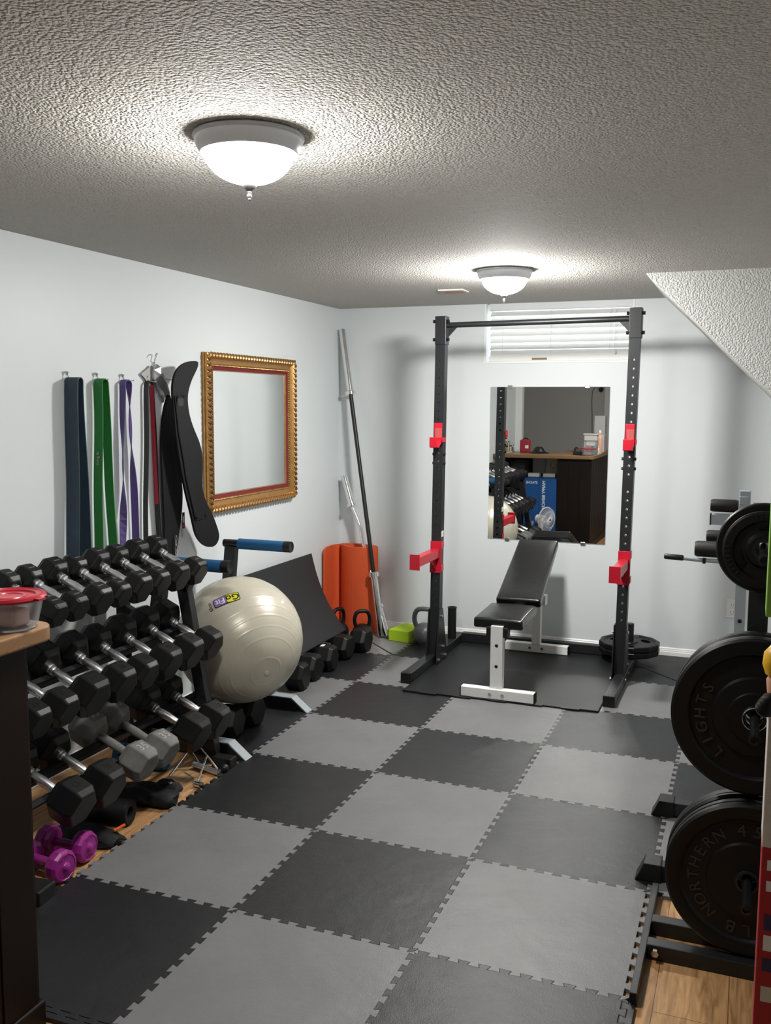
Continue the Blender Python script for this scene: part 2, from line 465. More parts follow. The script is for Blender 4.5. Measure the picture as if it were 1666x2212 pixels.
link('bottom_rail', B((WX0+0.03, -0.024, WZ0+0.014), (WX1-0.015, 0.0, WZ0+0.045)), 'blind_white', bd, bevel=0.002)
for x in (0.50, 0.82, 1.20):
    bm = BM(); tube(bm, [(x, -0.026, WZ0+0.03), (x, -0.027, 2.05), (x, -0.026, 2.225)], 0.0012, 5)
    link('ladder_cord', bm, 'blind_white', bd)
bm = BM(); tube(bm, [(1.235, -0.03, 1.955), (1.235, -0.031, 2.1), (1.232, -0.03, 2.225)], 0.0016, 5)
lathe(bm, [(0, 1.925), (0.006, 1.93), (0.004, 1.955), (0, 1.957)], 10, Matrix.Translation((1.235, -0.03, 0)))
link('pull_cord', bm, 'blind_white', bd)
bm = BM(); box(bm, (0.70, -0.0255, WZ0+0.02), (0.80, -0.0235, WZ0+0.034)); link('rail_label', bm, 'amber', bd)

# ceiling lamps
def ceiling_lamp(loc, label, glass):
    t = thing('ceiling_lamp', label, 'lamp', loc, group='flush mount ceiling lamps')
    bm = BM(); lathe(bm, [(0.0, 0), (0.133, 0), (0.1385, -0.004), (0.139, -0.010), (0.1345, -0.0135), (0.1345, -0.018), (0.133, -0.026), (0.127, -0.037), (0.122, -0.044), (0.1215, -0.048), (0.117, -0.049), (0.112, -0.046), (0.112, -0.02), (0, -0.018)], 64)
    link('rim', bm, 'lamp_enamel', t, smooth=True)
    prof = [(0.1115, -0.046)]
    for k in range(1, 13):
        a = k/12*PI/2; prof.append((0.1115*math.cos(a), -0.046-0.074*math.sin(a)))
    prof[-1] = (0.0, -0.120)
    bm = BM(); lathe(bm, prof, 48)
    link('glass_bowl', bm, glass, t, smooth=True)
    bm = BM(); lathe(bm, [(0, -0.112), (0.020, -0.115), (0.020, -0.122), (0.015, -0.129), (0.008, -0.134), (0.0035, -0.137), (0.005, -0.140), (0.0035, -0.143), (0.0065, -0.147), (0.0065, -0.149), (0.003, -0.154), (0.0035, -0.157), (0, -0.160)], 24)
    link('finial', bm, 'finial_metal', t, smooth=True)
    return t
ceiling_lamp((0.872, 0.300, ZC), 'lit glass bowl ceiling lamp with grey rim, the large one nearest the camera', 'lit_glass')
ceiling_lamp((0.892, 2.83, ZC), 'lit glass bowl ceiling lamp near the window, the smaller farther one', 'lit_glass_bright')
v = thing('ceiling_vent', 'small brown ceiling vent beside the far lamp', 'vent', (0, 0, 0))
bm = BM(); box(bm, (0.325, 3.50, ZC-0.006), (0.475, 3.63, ZC)); link('vent_frame', bm, 'white_trim', v)
bm = BM()
for k in range(8): box(bm, (0.337, 3.512+k*0.0135, ZC-0.010), (0.463, 3.520+k*0.0135, ZC-0.005))
link('grille', bm, 'vent_brown', v)
o = thing('wall_outlet', 'white double wall outlet at the right behind the grey machine post', 'outlet', (2.012, YF, 0.335))
link('cover_plate', B((-0.037, -0.006, -0.058), (0.037, 0, 0.058)), 'outlet_white', o, bevel=0.003)
for s in (1, -1):
    link('socket', B((-0.017, -0.0085, s*0.022-0.017), (0.017, -0.005, s*0.022+0.017)), 'outlet_white', o, bevel=0.002)
    bm = BM()
    for dx, h in ((-0.007, 0.011), (0.007, 0.008)): box(bm, (dx-0.0012, -0.0092, s*0.022+0.001-h/2+0.003), (dx+0.0012, -0.008, s*0.022+0.001+h/2+0.003))
    cyl(bm, (0, -0.0092, s*0.022-0.009), (0, -0.008, s*0.022-0.009), 0.0025, 10)
    link('slots', bm, 'slot_black', o)

# ------------------------------------------------------------------ puzzle floor tiles
S = 0.61
NT = 10
def edge_pts(a, b, straight=False):
    """from node a to b along +x or +y; teeth offset to the left of travel for x edges, to the right for y edges -> shared by neighbours"""
    a = Vector((a[0], a[1])); b = Vector((b[0], b[1])); d = (b-a); L = d.length; d.normalize()
    n = Vector((-d.y, d.x))
    if straight: return [a]
    h = 0.0085; p = L/NT; out = [a]
    for k in range(NT):
        s = k*p
        if k == 0: out.append(a + d*(0.010) - n*h)
        for u, w_ in ((0.30, -h), (0.20, h), (0.80, h), (0.70, -h)):
            out.append(a + d*(s+u*p) + n*w_)
    out.append(a + d*(L-0.010) - n*h)
    return out
def tile_poly(i, j, right_straight=False):
    x0, y0 = i*S, j*S; x1, y1 = x0+S, y0+S
    bot = edge_pts((x0, y0), (x1, y0)); rig = edge_pts((x1, y0), (x1, y1))
    top = edge_pts((x0, y1), (x1, y1)); lef = edge_pts((x0, y0), (x0, y1))
    if j == 6: return bot + rig[:-10] + [Vector((x1, y1)), Vector((x1, 4.335)), Vector((x0, 4.335)), Vector((x0, y1))] + list(reversed(lef[1:-10]))     # trimmed at the far wall
    pts = bot + rig + [Vector((x1, y1))] + list(reversed(top[1:])) + [Vector((x0, y1))] + list(reversed(lef[1:]))
    return pts
tiles = {0: (0, 3), 1: (0, 3), 2: (0, 4), 3: (-1, 4), 4: (-1, 4), 5: (-1, 4), 6: (-1, 4)}
ROWN = ['front', 'second', 'third', 'fourth', 'fifth', 'sixth', 'back']
for j, (i0, i1) in tiles.items():
    for i in range(i0, i1):
        light = (i+j) % 2 != 0
        bm = BM()
        prism(bm, [(p.x-(i+.5)*S, p.y-(j+.5)*S, -0.012) for p in tile_poly(i, j)], (0, 0, 0.012))
        o = link('foam_tile', bm, 'tile_light' if light else 'tile_dark', bevel=0.0016, seg=1, loc=((i+.5)*S, (j+.5)*S, 0))
        lab = '%s foam floor tile, %s from left, %s row from the front' % ('light grey' if light else 'dark charcoal', ORD[i-i0+1], ORD[j+1])
        if j == 6: lab = '%s foam floor tile, %s from left, row along the far wall' % ('light grey' if light else 'dark charcoal', ORD[i-i0+1])
        tag(o, lab, 'floor tile', 'interlocking foam floor tiles')
# finishing edge strips
e = edge_pts((3*S, 0), (3*S, S))
bm = BM(); prism(bm, [(p.x+0.0004, p.y, -0.012) for p in e] + [(3*S, S, -0.012), (3*S+0.028, S-0.02, -0.012), (3*S+0.028, 0, -0.012)], (0, 0, 0.0115))
tag(link('edge_strip', bm, 'tile_dark', bevel=0.0015, seg=1), 'narrow dark finishing strip on the right edge of the nearest dark tile', 'edge strip')
e = edge_pts((0, 0), (S, 0))
bm = BM(); prism(bm, [(p.x, p.y-0.0004, -0.012) for p in reversed(e)] + [(0, -0.03, -0.012), (S, -0.03, -0.012), (S, 0, -0.012)], (0, 0, 0.0115))
tag(link('edge_strip', bm, 'tile_dark', bevel=0.0015, seg=1), 'narrow dark finishing strip on the front edge of the dark tile beside the wooden bar', 'edge strip')
# black rubber mat under the rack
front = []
x, k = 0.318, 0
segs_x = [0.085, 0.10, 0.10, 0.10, 0.085, 0.10, 0.10, 0.10, 0.10, 0.10, 0.10]
while x < 1.396:
    y = 2.968 + (x-0.318)*0.04
    off = -0.011 if k % 2 else 0.0
    x2 = min(x+0.098, 1.397)
    front += [(x, y+off, 0.0), (x2, y+off, 0.0)]
    x = x2; k += 1
bm = BM(); prism(bm, front + [(1.397, 4.25, 0), (0.319, 4.25, 0)], (0, 0, 0.011))
tag(link('rubber_mat', bm, 'black_mat', bevel=0.002, seg=1), 'black rubber mat with a stepped front edge under the bench and rack', 'mat')

# ------------------------------------------------------------------ squat rack
rk = thing('squat_rack', 'black steel squat stand with pull-up bar standing before the wall mirror', 'rack', (0, 0, 0))
UL, UR, UY = (0.302, 0.322), (1.424, 1.450), 3.60     # upright x at the bottom and at the top
HT = {0: 2.118, 1: 2.134}
MZ = 0.0
def upright(xs, side):
    xb, xt = xs; zt = HT[side]; h = 0.030
    b = BM(); prism(b, [(xb-h, UY-h, MZ+0.06), (xb+h, UY-h, MZ+0.06), (xt+h, UY-h, zt), (xt-h, UY-h, zt)], (0, 2*h, 0))
    c = BM()
    for k in range(31):
        z = 1.852 - k*0.0492
        if k in (10, 14): continue
        xx = xb+(xt-xb)*z/zt
        cyl(c, (xx, UY-0.05, z), (xx, UY+0.05, z), 0.0078, 12)
    me = cut(b, c)
    return link_me('upright', me, 'black_steel', rk)
for side, xs in ((0, UL), (1, UR)):
    u = upright(xs, side)
    xb, xt = xs; s = 1 if side == 0 else -1
    # top sleeve plates and bolts
    zt = HT[side]
    bm = BM(); box(bm, (xt-0.034, UY-0.034, zt-0.165), (xt+0.034, UY+0.034, zt+0.002))
    link('top_sleeve', bm, 'black_steel', rk, bevel=0.003)
    for dz in (0.028, 0.135):
        for q in (-1, 1):
            bm = BM(); cyl(bm, (xt+q*0.034, UY-0.015, zt-dz), (xt+q*0.050, UY-0.015, zt-dz), 0.011, 6)
            link('bolt', bm, 'black_plastic', rk)
    for dz in (1.30, 1.245):
        for q in (-1, 1):
            bm = BM(); cyl(bm, (xb+0.014+q*0.030, UY-0.012, dz), (xb+0.014+q*0.040, UY-0.012, dz), 0.009, 10)
            link('bolt', bm, 'black_plastic', rk)
    # foot beam
    fx = 0.283 if side == 0 else 1.432
    bm = BM(); beam(bm, (fx, 3.135, 0.03), (fx+0.004, 4.20, 0.03), 0.06, 0.06)
    link('foot_beam', bm, 'black_steel', rk, bevel=0.004)
    bm = B((fx-0.032, 3.115, 0.0), (fx+0.032, 3.165, 0.063)); link('end_cap', bm, 'black_plastic', rk, bevel=0.004)
    # gusset plates either side of the upright
    for q in (-1, 1):
        xx = xb + q*0.034
        bm = BM(); prism(bm, [(xx-0.003, UY-0.034, 0.345), (xx-0.003, UY+0.034, 0.345), (xx-0.003, UY+0.13, 0.015), (xx-0.003, UY-0.085, 0.015)], (0.006, 0, 0))
        g = link('gusset', bm, 'black_steel', rk)
        bm = BM()
        for yy, zz in ((0, 0.30), (0.085, 0.035), (-0.05, 0.035), (0.045, 0.10)):
            cyl(bm, (xx+q*0.003, UY+yy, zz), (xx+q*0.012, UY+yy, zz), 0.010, 6)
        link('bolts', bm, 'silver_metal', g)
    # storage peg at the rear
    px = 0.280 if side == 0 else 1.420
    bm = BM(); lathe(bm, [(0, 0.058), (0.0285, 0.058), (0.0285, 0.262), (0.031, 0.262), (0.031, 0.268), (0.024, 0.268), (0.024, 0.10), (0, 0.10)] if side == 0 else [(0, 0.058), (0.0255, 0.058), (0.0255, 0.245), (0, 0.245)], 24, Matrix.Translation((px, 4.02 if side == 0 else 4.09, 0)))
    link('storage_peg', bm, 'black_metal', rk, smooth=True)
bm = BM(); cyl(bm, (UL[1]+0.034, UY, 2.068), (UR[1]-0.034, UY, 2.078), 0.0165, 20)
link('pull_up_bar', bm, 'black_steel', rk, smooth=True)
for s, xt, z in ((1, UL[1], 2.068), (-1, UR[1], 2.078)):
    bm = BM(); prism(bm, [(xt+s*0.034, UY-0.004, z-0.012), (xt+s*0.034, UY-0.004, z-0.075), (xt+s*0.095, UY-0.004, z-0.012)], (0, 0.008, 0))
    link('bar_bracket', bm, 'black_steel', rk)
bm = BM(); beam(bm, (0.316, 4.15, 0.043), (1.40, 4.15, 0.043), 0.05, 0.06)
link('rear_crossmember', bm, 'black_steel', rk, bevel=0.003)
bm = B((UL[0]+0.0315, UY-0.02, 0.795), (UL[0]+0.0375, UY+0.022, 0.86)); link('label', bm, 'label_white', rk)
# j cups and spotter arms (lifted off the pins: things of their own)
def j_cup(side, label):
    xs = UL if side == 0 else UR
    x = xs[0]+(xs[1]-xs[0])*1.42/2.11; yf = UY-0.030
    t = thing('j_cup', label, 'bar holder', (x, yf, 1.34 if side == 0 else 1.348), group='red bar holders on the rack')
    bm = B((-0.0255, -0.005, 0.02), (0.0255, 0, 0.148)); p = link('back_plate', bm, 'red_paint', t, bevel=0.002)
    bm = BM(); prism(bm, [(-0.017, -0.0062, 0.06), (0.021, -0.0062, 0.06), (0.024, -0.0062, 0.118), (-0.020, -0.0062, 0.118)], (0, 0.0014, 0)); link('worn_patch', bm, 'red_worn', p)
    bm = BM(); prism(bm, [(-0.027, 0, 0.035), (-0.027, -0.06, 0.0), (-0.027, -0.088, 0.003), (-0.027, -0.090, 0.064), (-0.027, -0.084, 0.066), (-0.027, -0.076, 0.02), (-0.027, -0.06, 0.012), (-0.027, -0.005, 0.05)], (0.052, 0, 0))
    link('cradle', bm, 'red_paint', t, bevel=0.003)
    bm = B((0.0315, -0.028, 0.035), (0.0365, 0.03, 0.062)); link('pin_tab', bm, 'red_paint', t)
j_cup(0, 'red bar cradle high on the left upright of the squat rack')
j_cup(1, 'red bar cradle high on the right upright of the squat rack')
def spotter(side, label):
    xs = UL if side == 0 else UR
    x = xs[0]+(xs[1]-xs[0])*0.35; yf = UY-0.031
    z0 = 0.575 if side == 0 else 0.582
    t = thing('spotter_arm', label, 'spotter arm', (x, yf, z0), group='red spotter arms on the rack')
    bm = BM(); box(bm, (-0.034, -0.006, 0.0), (0.034, 0.0, 0.195)); box(bm, (0.031, -0.006, 0.15), (0.037, 0.045, 0.195))
    box(bm, (-0.037, -0.006, 0.0), (-0.0315, 0.045, 0.05)); box(bm, (0.031, -0.006, 0.01), (0.037, 0.045, 0.05))
    link('mount_bracket', bm, 'red_paint', t, bevel=0.002)
    bm = B((-0.025, -0.385, 0.095), (0.025, -0.006, 0.150)); link('arm', bm, 'red_paint', t, bevel=0.003)
    bm = BM(); prism(bm, [(-0.004, -0.006, 0.015), (-0.004, -0.006, 0.095), (-0.004, -0.13, 0.095)], (0.008, 0, 0)); link('brace', bm, 'red_paint', t)
    bm = B((-0.030, -0.391, 0.078), (0.030, -0.385, 0.168)); link('end_plate', bm, 'red_paint', t)
spotter(0, 'red spotter arm jutting out low on the left upright of the squat rack')
spotter(1, 'red spotter arm jutting out low on the right upright of the squat rack')
# octagonal plates on the rear peg
def grip_plate(label, z, rz):
    n = 12
    prof = [(0.027, 0.0), (0.05, 0.0), (0.056, 0.006), (0.155, 0.006), (0.162, 0.0), (0.182, 0.0), (0.187, 0.006), (0.187, 0.030), (0.182, 0.036), (0.162, 0.036), (0.155, 0.028), (0.056, 0.028), (0.05, 0.036), (0.027, 0.036)]
    b = lathe(BM(), prof, n, closed_prof=True, phase=PI/n)
    c = BM()
    for k in range(3):
        a = rz + k*2*PI/3
        M = Matrix.Rotation(a, 4, 'Z')
        poly = []
        for q in range(20):
            th = q*2*PI/20; poly.append((0.108+0.026*math.sin(th), 0.044*math.cos(th), -0.05))
        prism(c, poly, (0, 0, 0.15), M)
    o = link_me('weight_plate', cut(b, c), 'black_rubber', bevel=0.002, loc=(1.420, 4.09, z))
    return tag(o, label, 'weight plate', 'plates on the rear peg of the rack')
grip_plate('upper twelve-sided black plate with grip holes lying on the rack\'s right rear peg', 0.099, R(30))
grip_plate('lower twelve-sided black plate under another on the rack\'s right rear peg', 0.0625, R(70))

# ------------------------------------------------------------------ bench
bn = thing('weight_bench', 'adjustable weight bench with white frame and worn black pads inside the rack', 'bench', (0.85, 3.6, 0.011))
def LB(x, y, z): return (x-0.85, y-3.6, z-0.011)
bm = box(BM(), LB(0.650, 2.985, 0.012), LB(1.058, 3.037, 0.066)); f1 = link('front_foot', bm, 'white_paint', bn, bevel=0.003)
for x in (0.648, 1.056):
    bm = box(BM(), LB(x, 2.984, 0.0115), LB(x+0.005, 3.038, 0.067)); link('end_cap', bm, 'black_plastic', f1)
for x in (0.815, 0.885):
    bm = cyl(BM(), LB(x, 2.987, 0.04), LB(x, 2.978, 0.04), 0.009, 10); link('bolt', bm, 'silver_metal', f1)
b = box(BM(), LB(0.811, 3.0, 0.066), LB(0.877, 3.05, 0.412)); c = BM()
for z in (0.19, 0.305): cyl(c, LB(0.844, 2.98, z), LB(0.844, 3.012, z), 0.010, 14)
link_me('front_post', cut(b, c), 'white_paint', bn)
for z in (0.19, 0.305):
    bm = cyl(BM(), LB(0.844, 3.003, z), LB(0.844, 3.010, z), 0.0099, 16); link('hole_shade', bm, 'slot_black', bn)  # black disc stands in for the shade inside the post hole
for x in (0.786, 0.880):
    bm = box(BM(), LB(x, 3.0, 0.352), LB(x+0.024, 3.06, 0.405)); link('post_bracket', bm, 'black_plastic', bn, bevel=0.002)
bm = box(BM(), LB(0.822, 3.03, 0.345), LB(0.872, 4.07, 0.392)); link('top_rail', bm, 'white_paint', bn, bevel=0.003)
bm = BM(); prism(bm, [LB(0.880, 3.05, 0.39), LB(0.880, 3.05, 0.35), LB(0.880, 3.16, 0.39)], (0.006, 0, 0)); link('rail_gusset', bm, 'white_paint', bn)
bm = box(BM(), LB(0.812, 4.035, 0.066), LB(0.866, 4.085, 0.395)); link('rear_post', bm, 'white_paint', bn, bevel=0.002)
bm = box(BM(), LB(0.635, 4.04, 0.012), LB(1.046, 4.092, 0.066)); f2 = link('rear_foot', bm, 'white_paint', bn, bevel=0.003)
for x in (0.633, 1.044):
    bm = box(BM(), LB(x, 4.039, 0.0115), LB(x+0.005, 4.093, 0.067)); link('end_cap', bm, 'black_plastic', f2)
for x in (0.80, 0.88):
    bm = cyl(BM(), LB(x, 4.042, 0.04), LB(x, 4.033, 0.04), 0.009, 10); link('bolt', bm, 'silver_metal', f2)
bm = BM(); beam(bm, LB(0.842, 3.98, 0.39), LB(0.86, 3.80, 0.575), 0.03, 0.03); link('back_support', bm, 'white_paint', bn, bevel=0.002)
bm = box(BM(), LB(0.875, 3.96, 0.34), LB(0.91, 4.03, 0.402)); link('support_socket', bm, 'white_paint', bn, bevel=0.002)
def pad(name, A, Bv, width, th, taper=0.0, dx=0.0):
    """padded board from point A (front bottom edge centre) to B, thickness th"""
    A = Vector(A); Bv = Vector(Bv); d = (Bv-A); L = d.length; d.normalize()
    s = Vector((1, 0, 0)); s = (s - d*s.dot(d)).normalized(); n = s.cross(d)
    bm = BM(); nx, ny = 10, 18; rr = 0.012
    top = {}; bot = {}
    for i in range(nx+1):
        for j in range(ny+1):
            u = -1+2*i/nx; v = j/ny
            wdt = width/2*(1-taper*v)
            dome = 0.008*(1-abs(u)**3)*(1-abs(2*v-1)**6)
            p = A + d*(L*v) + s*(u*wdt)
            top[i, j] = bm.verts.new(p + n*(th + dome)); bot[i, j] = bm.verts.new(p)
    for i in range(nx):
        for j in range(ny):
            bm.faces.new((top[i, j], top[i+1, j], top[i+1, j+1], top[i, j+1])); bm.faces.new((bot[i, j], bot[i, j+1], bot[i+1, j+1], bot[i+1, j]))
    for i in range(nx):
        bm.faces.new((bot[i, 0], bot[i+1, 0], top[i+1, 0], top[i, 0])); bm.faces.new((bot[i+1, ny], bot[i, ny], top[i, ny], top[i+1, ny]))
    for j in range(ny):
        bm.faces.new((bot[0, j+1], bot[0, j], top[0, j], top[0, j+1])); bm.faces.new((bot[nx, j], bot[nx, j+1], top[nx, j+1], top[nx, j]))
    return link(name, bm, 'bench_vinyl', bn, smooth=True, bevel=rr, seg=4)
pad('seat_pad', LB(0.843, 3.022, 0.393), LB(0.837, 3.42, 0.398), 0.270, 0.055)
pad('back_pad', LB(0.850, 3.475, 0.425), LB(0.826, 4.135, 0.690), 0.262, 0.052, taper=0.04)

# ------------------------------------------------------------------ wall mirror
mr = thing('wall_mirror', 'large frameless wall mirror behind the bench reflecting the bar and dumbbells', 'mirror', (0.822, YF, 1.206))
MX0, MX1, MZ0, MZ1 = -0.396, 0.394, -0.512, 0.512
bm = B((MX0, -0.006, MZ0), (MX1, -0.001, MZ1)); link('glass', bm, 'mirror_glass', mr, bevel=0.0015, seg=1)
for x in (-0.26, 0.25):
    for z in (MZ0, MZ1):
        bm = B((x-0.016, -0.010, z-0.010), (x+0.016, 0, z+0.010)); link('clip', bm, 'silver_metal', mr, bevel=0.002)

# ------------------------------------------------------------------ gold framed mirror on the left wall
fr = thing('framed_mirror', 'ornate gold framed mirror with crimson liner on the left wall', 'mirror', (XL, 3.055, 1.437))
FW, FH = 1.045, 0.868
def rect_sweep(bm, prof, w, h, inset0=0.0):
    """profile (inset from outer edge, height off wall) swept round a rectangle in the y-z plane; +x is off the wall"""
    cs = [(-1, -1), (1, -1), (1, 1), (-1, 1)]
    rings = []
    for a, c in cs:
        rings.append([bm.verts.new((d, a*(w/2-i), c*(h/2-i))) for i, d in prof])
    n = len(prof)
    for q in range(4):
        A, D = rings[q], rings[(q+1) % 4]
        for k in range(n-1): bm.faces.new((A[k], D[k], D[k+1], A[k+1]))
    return bm
bm = rect_sweep(BM(), [(0.004, 0.0), (0.0, 0.006), (0.0, 0.016), (0.005, 0.019), (0.002, 0.024), (0.002, 0.036), (0.012, 0.040), (0.024, 0.042), (0.030, 0.036), (0.036, 0.028), (0.046, 0.022), (0.058, 0.020), (0.064, 0.022), (0.072, 0.022), (0.074, 0.012), (0.074, 0.0)], FW, FH)
link('gold_moulding', bm, 'gold_frame', fr)
def rope(bm, w, h, inset, height, r, pitch, ang):
    for a0, a1, L in (((-1, -1), (1, -1), w), ((1, -1), (1, 1), h), ((1, 1), (-1, 1), w), ((-1, 1), (-1, -1), h)):
        p = Vector((height, a0[0]*(w/2-inset), a0[1]*(h/2-inset))); q = Vector((height, a1[0]*(w/2-inset), a1[1]*(h/2-inset)))
        n = int((q-p).length/pitch); d = (q-p).normalized(); s = Vector((1, 0, 0)).cross(d)
        for k in range(n):
            c = p + (q-p)*((k+0.5)/n)
            ax = (d*math.cos(ang) + s*math.sin(ang))
            M = axis_m(c, ax)
            lathe(bm, [(0, -r*1.5), (r*0.6, -r), (r*0.8, 0), (r*0.6, r), (0, r*1.5)], 6, M)
    return bm
link('rope_edge', rope(BM(), FW, FH, 0.014, 0.041, 0.0150, 0.031, R(42)), 'dark_gold', fr, smooth=True)
link('bead_edge', rope(BM(), FW, FH, 0.067, 0.023, 0.0062, 0.014, R(35)), 'dark_gold', fr, smooth=True)
link('liner', rect_sweep(BM(), [(0.074, 0.004), (0.074, 0.016), (0.090, 0.012), (0.092, 0.004)], FW, FH), 'crimson_velvet', fr)
link('fillet', rect_sweep(BM(), [(0.092, 0.004), (0.092, 0.0135), (0.097, 0.0125), (0.099, 0.004)], FW, FH), 'gold_frame', fr)
link('glass', B((0.004, -FW/2+0.098, -FH/2+0.098), (0.0075, FW/2-0.098, FH/2-0.098)), 'mirror_glass', fr)

# ------------------------------------------------------------------ resistance bands on hooks
def hook(y, z, label):
    t = thing('wall_hook', label, 'hook', (XL, y, z), group='small metal wall hooks')
    bm = BM(); tube(bm, [(0, -0.004, 0.018), (0.012, -0.004, 0.010), (0.020, -0.002, -0.004), (0.040, 0, -0.008), (0.066, 0, -0.008), (0.071, 0, -0.004)], 0.0022, 8)
    link('shank', bm, 'silver_metal', t, smooth=True)
    bm = BM(); lathe(bm, [(0, -0.006), (0.0025, -0.006), (0.0085, 0.010), (0.008, 0.012), (0, 0.009)], 12, Matrix.Translation((0.012, -0.004, 0.012))); link('flared_tip', bm, 'silver_metal', t, smooth=True)
def band(name, label, y0, y1, zt, zb, wid, m, th=0.0045, twist=None, inner=None, gap0=0.03, x0=0.008):
    """loop band hung over a hook: strand width along x; y0,y1 = strand positions low down"""
    yc = (y0+y1)/2
    t = thing(name, label, 'resistance band', (XL+x0, yc, zb), group='loop bands hanging on the left wall')
    pts = []; n = 26
    g = gap0/2
    H = zt-zb
    for k in range(n+1):
        s = k/n; pts.append((-(g + (yc-y0-g)*(1-s)**1.1 ) if True else 0, s*(H-g), s))
    left = pts
    arch = [(-g*math.cos(a), H-g+g*math.sin(a), 1.0) for a in [PI*q/10 for q in range(1, 10)]]
    right = [(-y, z, s) for y, z, s in reversed(left)]
    path = left + arch + right
    bm = BM(); rings = []
    for idx, (y, z, s) in enumerate(path):
        p0 = path[max(0, idx-1)]; p1 = path[min(len(path)-1, idx+1)]
        d = Vector((0, p1[0]-p0[0], p1[1]-p0[1])).normalized()
        nrm = Vector((1, 0, 0)).cross(d)
        w_ = Vector((1, 0, 0))
        if twist:
            low = 1-s
            ang = twist(low, -1 if idx < len(left) else 1)
            q = Matrix.Rotation(ang, 3, d); w_ = q @ w_; nrm = q @ nrm
        c = Vector((wid/2, y + (0.003*math.sin(9*s+y0*20) if s < 1 else 0), z))
        rings.append([bm.verts.new(c + w_*a*wid/2 + nrm*b*th/2) for a, b in ((-1, -1), (1, -1), (1, 1), (-1, 1))])
    for A, D in zip(rings[:-1], rings[1:]):
        for k in range(4): bm.faces.new((A[k], A[(k+1) % 4], D[(k+1) % 4], D[k]))
    bm.faces.new(list(reversed(rings[0]))); bm.faces.new(rings[-1])
    link('strap', bm, m, t)
    return t
hook(1.456, 1.708, 'small metal hook holding the navy band')
hook(1.653, 1.708, 'small metal hook holding the green band')
hook(1.841, 1.708, 'small metal hook holding the purple band')
hook(2.030, 1.708, 'small metal hook holding the red and black band')
band('navy_band', 'widest resistance band, faded navy blue, hanging leftmost on the wall', 1.412, 1.508, 1.704, 0.72, 0.068, 'navy_latex', gap0=0.034)
g = band('green_band', 'green resistance loop band hanging between the navy and purple bands', 1.598, 1.712, 1.704, 0.80, 0.046, 'green_latex', gap0=0.044)
bm = text_bm('living.fit', 0.020, 0.0003, basis(Vector((0.023, 0.0, 0.55)), (0, 0, 1), (-1, 0, 0)))
for v_ in bm.verts: v_.co.y += -0.0395 + (v_.co.z-0.55)*0.036
link('printed_word', bm, 'tag_grey', g)
band('purple_band', 'narrow purple resistance band hanging twisted on the wall', 1.786, 1.896, 1.704, 0.82, 0.034, 'purple_latex', gap0=0.048, twist=lambda low, sgn: sgn*0.9*math.sin(low*5.2)+0.5*math.sin(low*9))
b_ = band('red_black_band', 'thin red and black resistance band hanging beside the padded belt', 1.968, 2.092, 1.704, 0.82, 0.026, 'black_latex', gap0=0.045)
bm = BM(); tube(bm, [(0.0, 0.0, 0), (0, 0, 0.01)], 0.001, 4)
bm.clear()
yc_ = 0.0
pts = []
for k in range(16):
    s = k/15; z = 0.28 + s*0.585; pts.append((0.013, 0.0165+0.036*(1-(z/0.87))**1.1, z))
rings = []
for p in pts: rings.append([bm.verts.new((a*0.011+0.015, p[1]+b, p[2])) for a, b in ((-1, -0.0015), (1, -0.0015), (1, 0.001), (-1, 0.001))])
for A, D in zip(rings[:-1], rings[1:]):
    for k in range(4): bm.faces.new((A[k], A[(k+1) % 4], D[(k+1) % 4], D[k]))
bm.faces.new(rings[0]); bm.faces.new(rings[-1])
link('red_lining', bm, 'red_latex', b_)

# ------------------------------------------------------------------ padded lifting belt, foil bag, hanging hook
def slab_from(poly_yz, x_fn, th, m, name, parent, bevel=0.005):
    """solid outline in the y-z plane; x_fn gives the distance from the wall at a point (gentle bend)"""
    bm = BM()
    if len(poly_yz) > 10:
        for _ in range(2):      # round the traced corners
            q = []
            for (ya, za), (yb, zb) in zip(poly_yz, poly_yz[1:]+poly_yz[:1]):
                q += [(0.75*ya+0.25*yb, 0.75*za+0.25*zb), (0.25*ya+0.75*yb, 0.25*za+0.75*zb)]
            poly_yz = q
    vs = [bm.verts.new((0, y, z)) for y, z in poly_yz]
    f = bm.faces.new(vs)
    f.normal_update()
    bmesh.ops.triangulate(bm, faces=[f], ngon_method='EAR_CLIP')
    for _ in range(2):
        bmesh.ops.subdivide_edges(bm, edges=[e_ for e_ in bm.edges if e_.calc_length() > 0.045], cuts=1, use_grid_fill=False)
        bm.normal_update()
        bmesh.ops.triangulate(bm, faces=bm.faces[:], ngon_method='EAR_CLIP')
    ret = bmesh.ops.extrude_face_region(bm, geom=bm.faces[:])
    for v_ in [g_ for g_ in ret['geom'] if isinstance(g_, bmesh.types.BMVert)]: v_.co.x += th
    for v_ in bm.verts: v_.co.x += x_fn(v_.co.y, v_.co.z)
    return link(name, bm, m, parent, smooth=False, bevel=0)
BF = [(2.323, 1.81), (2.275, 1.81), (2.207, 1.798), (2.156, 1.777), (2.119, 1.751), (2.093, 1.714), (2.08, 1.677), (2.076, 1.631), (2.079, 1.549), (2.084, 1.467), (2.098, 1.388), (2.119, 1.294), (2.145, 1.213), (2.176, 1.134), (2.208, 1.065), (2.236, 0.999), (2.264, 0.932), (2.307, 0.887), (2.36, 0.855), (2.415, 0.84), (2.462, 0.846), (2.487, 0.874), (2.488, 0.904), (2.465, 0.947), (2.429, 1.002), (2.384, 1.057), (2.341, 1.11), (2.32, 1.161), (2.319, 1.219), (2.325, 1.282), (2.321, 1.345), (2.297, 1.404), (2.255, 1.463), (2.223, 1.52), (2.208, 1.577), (2.209, 1.633), (2.228, 1.675), (2.263, 1.723), (2.308, 1.767), (2.327, 1.796)]
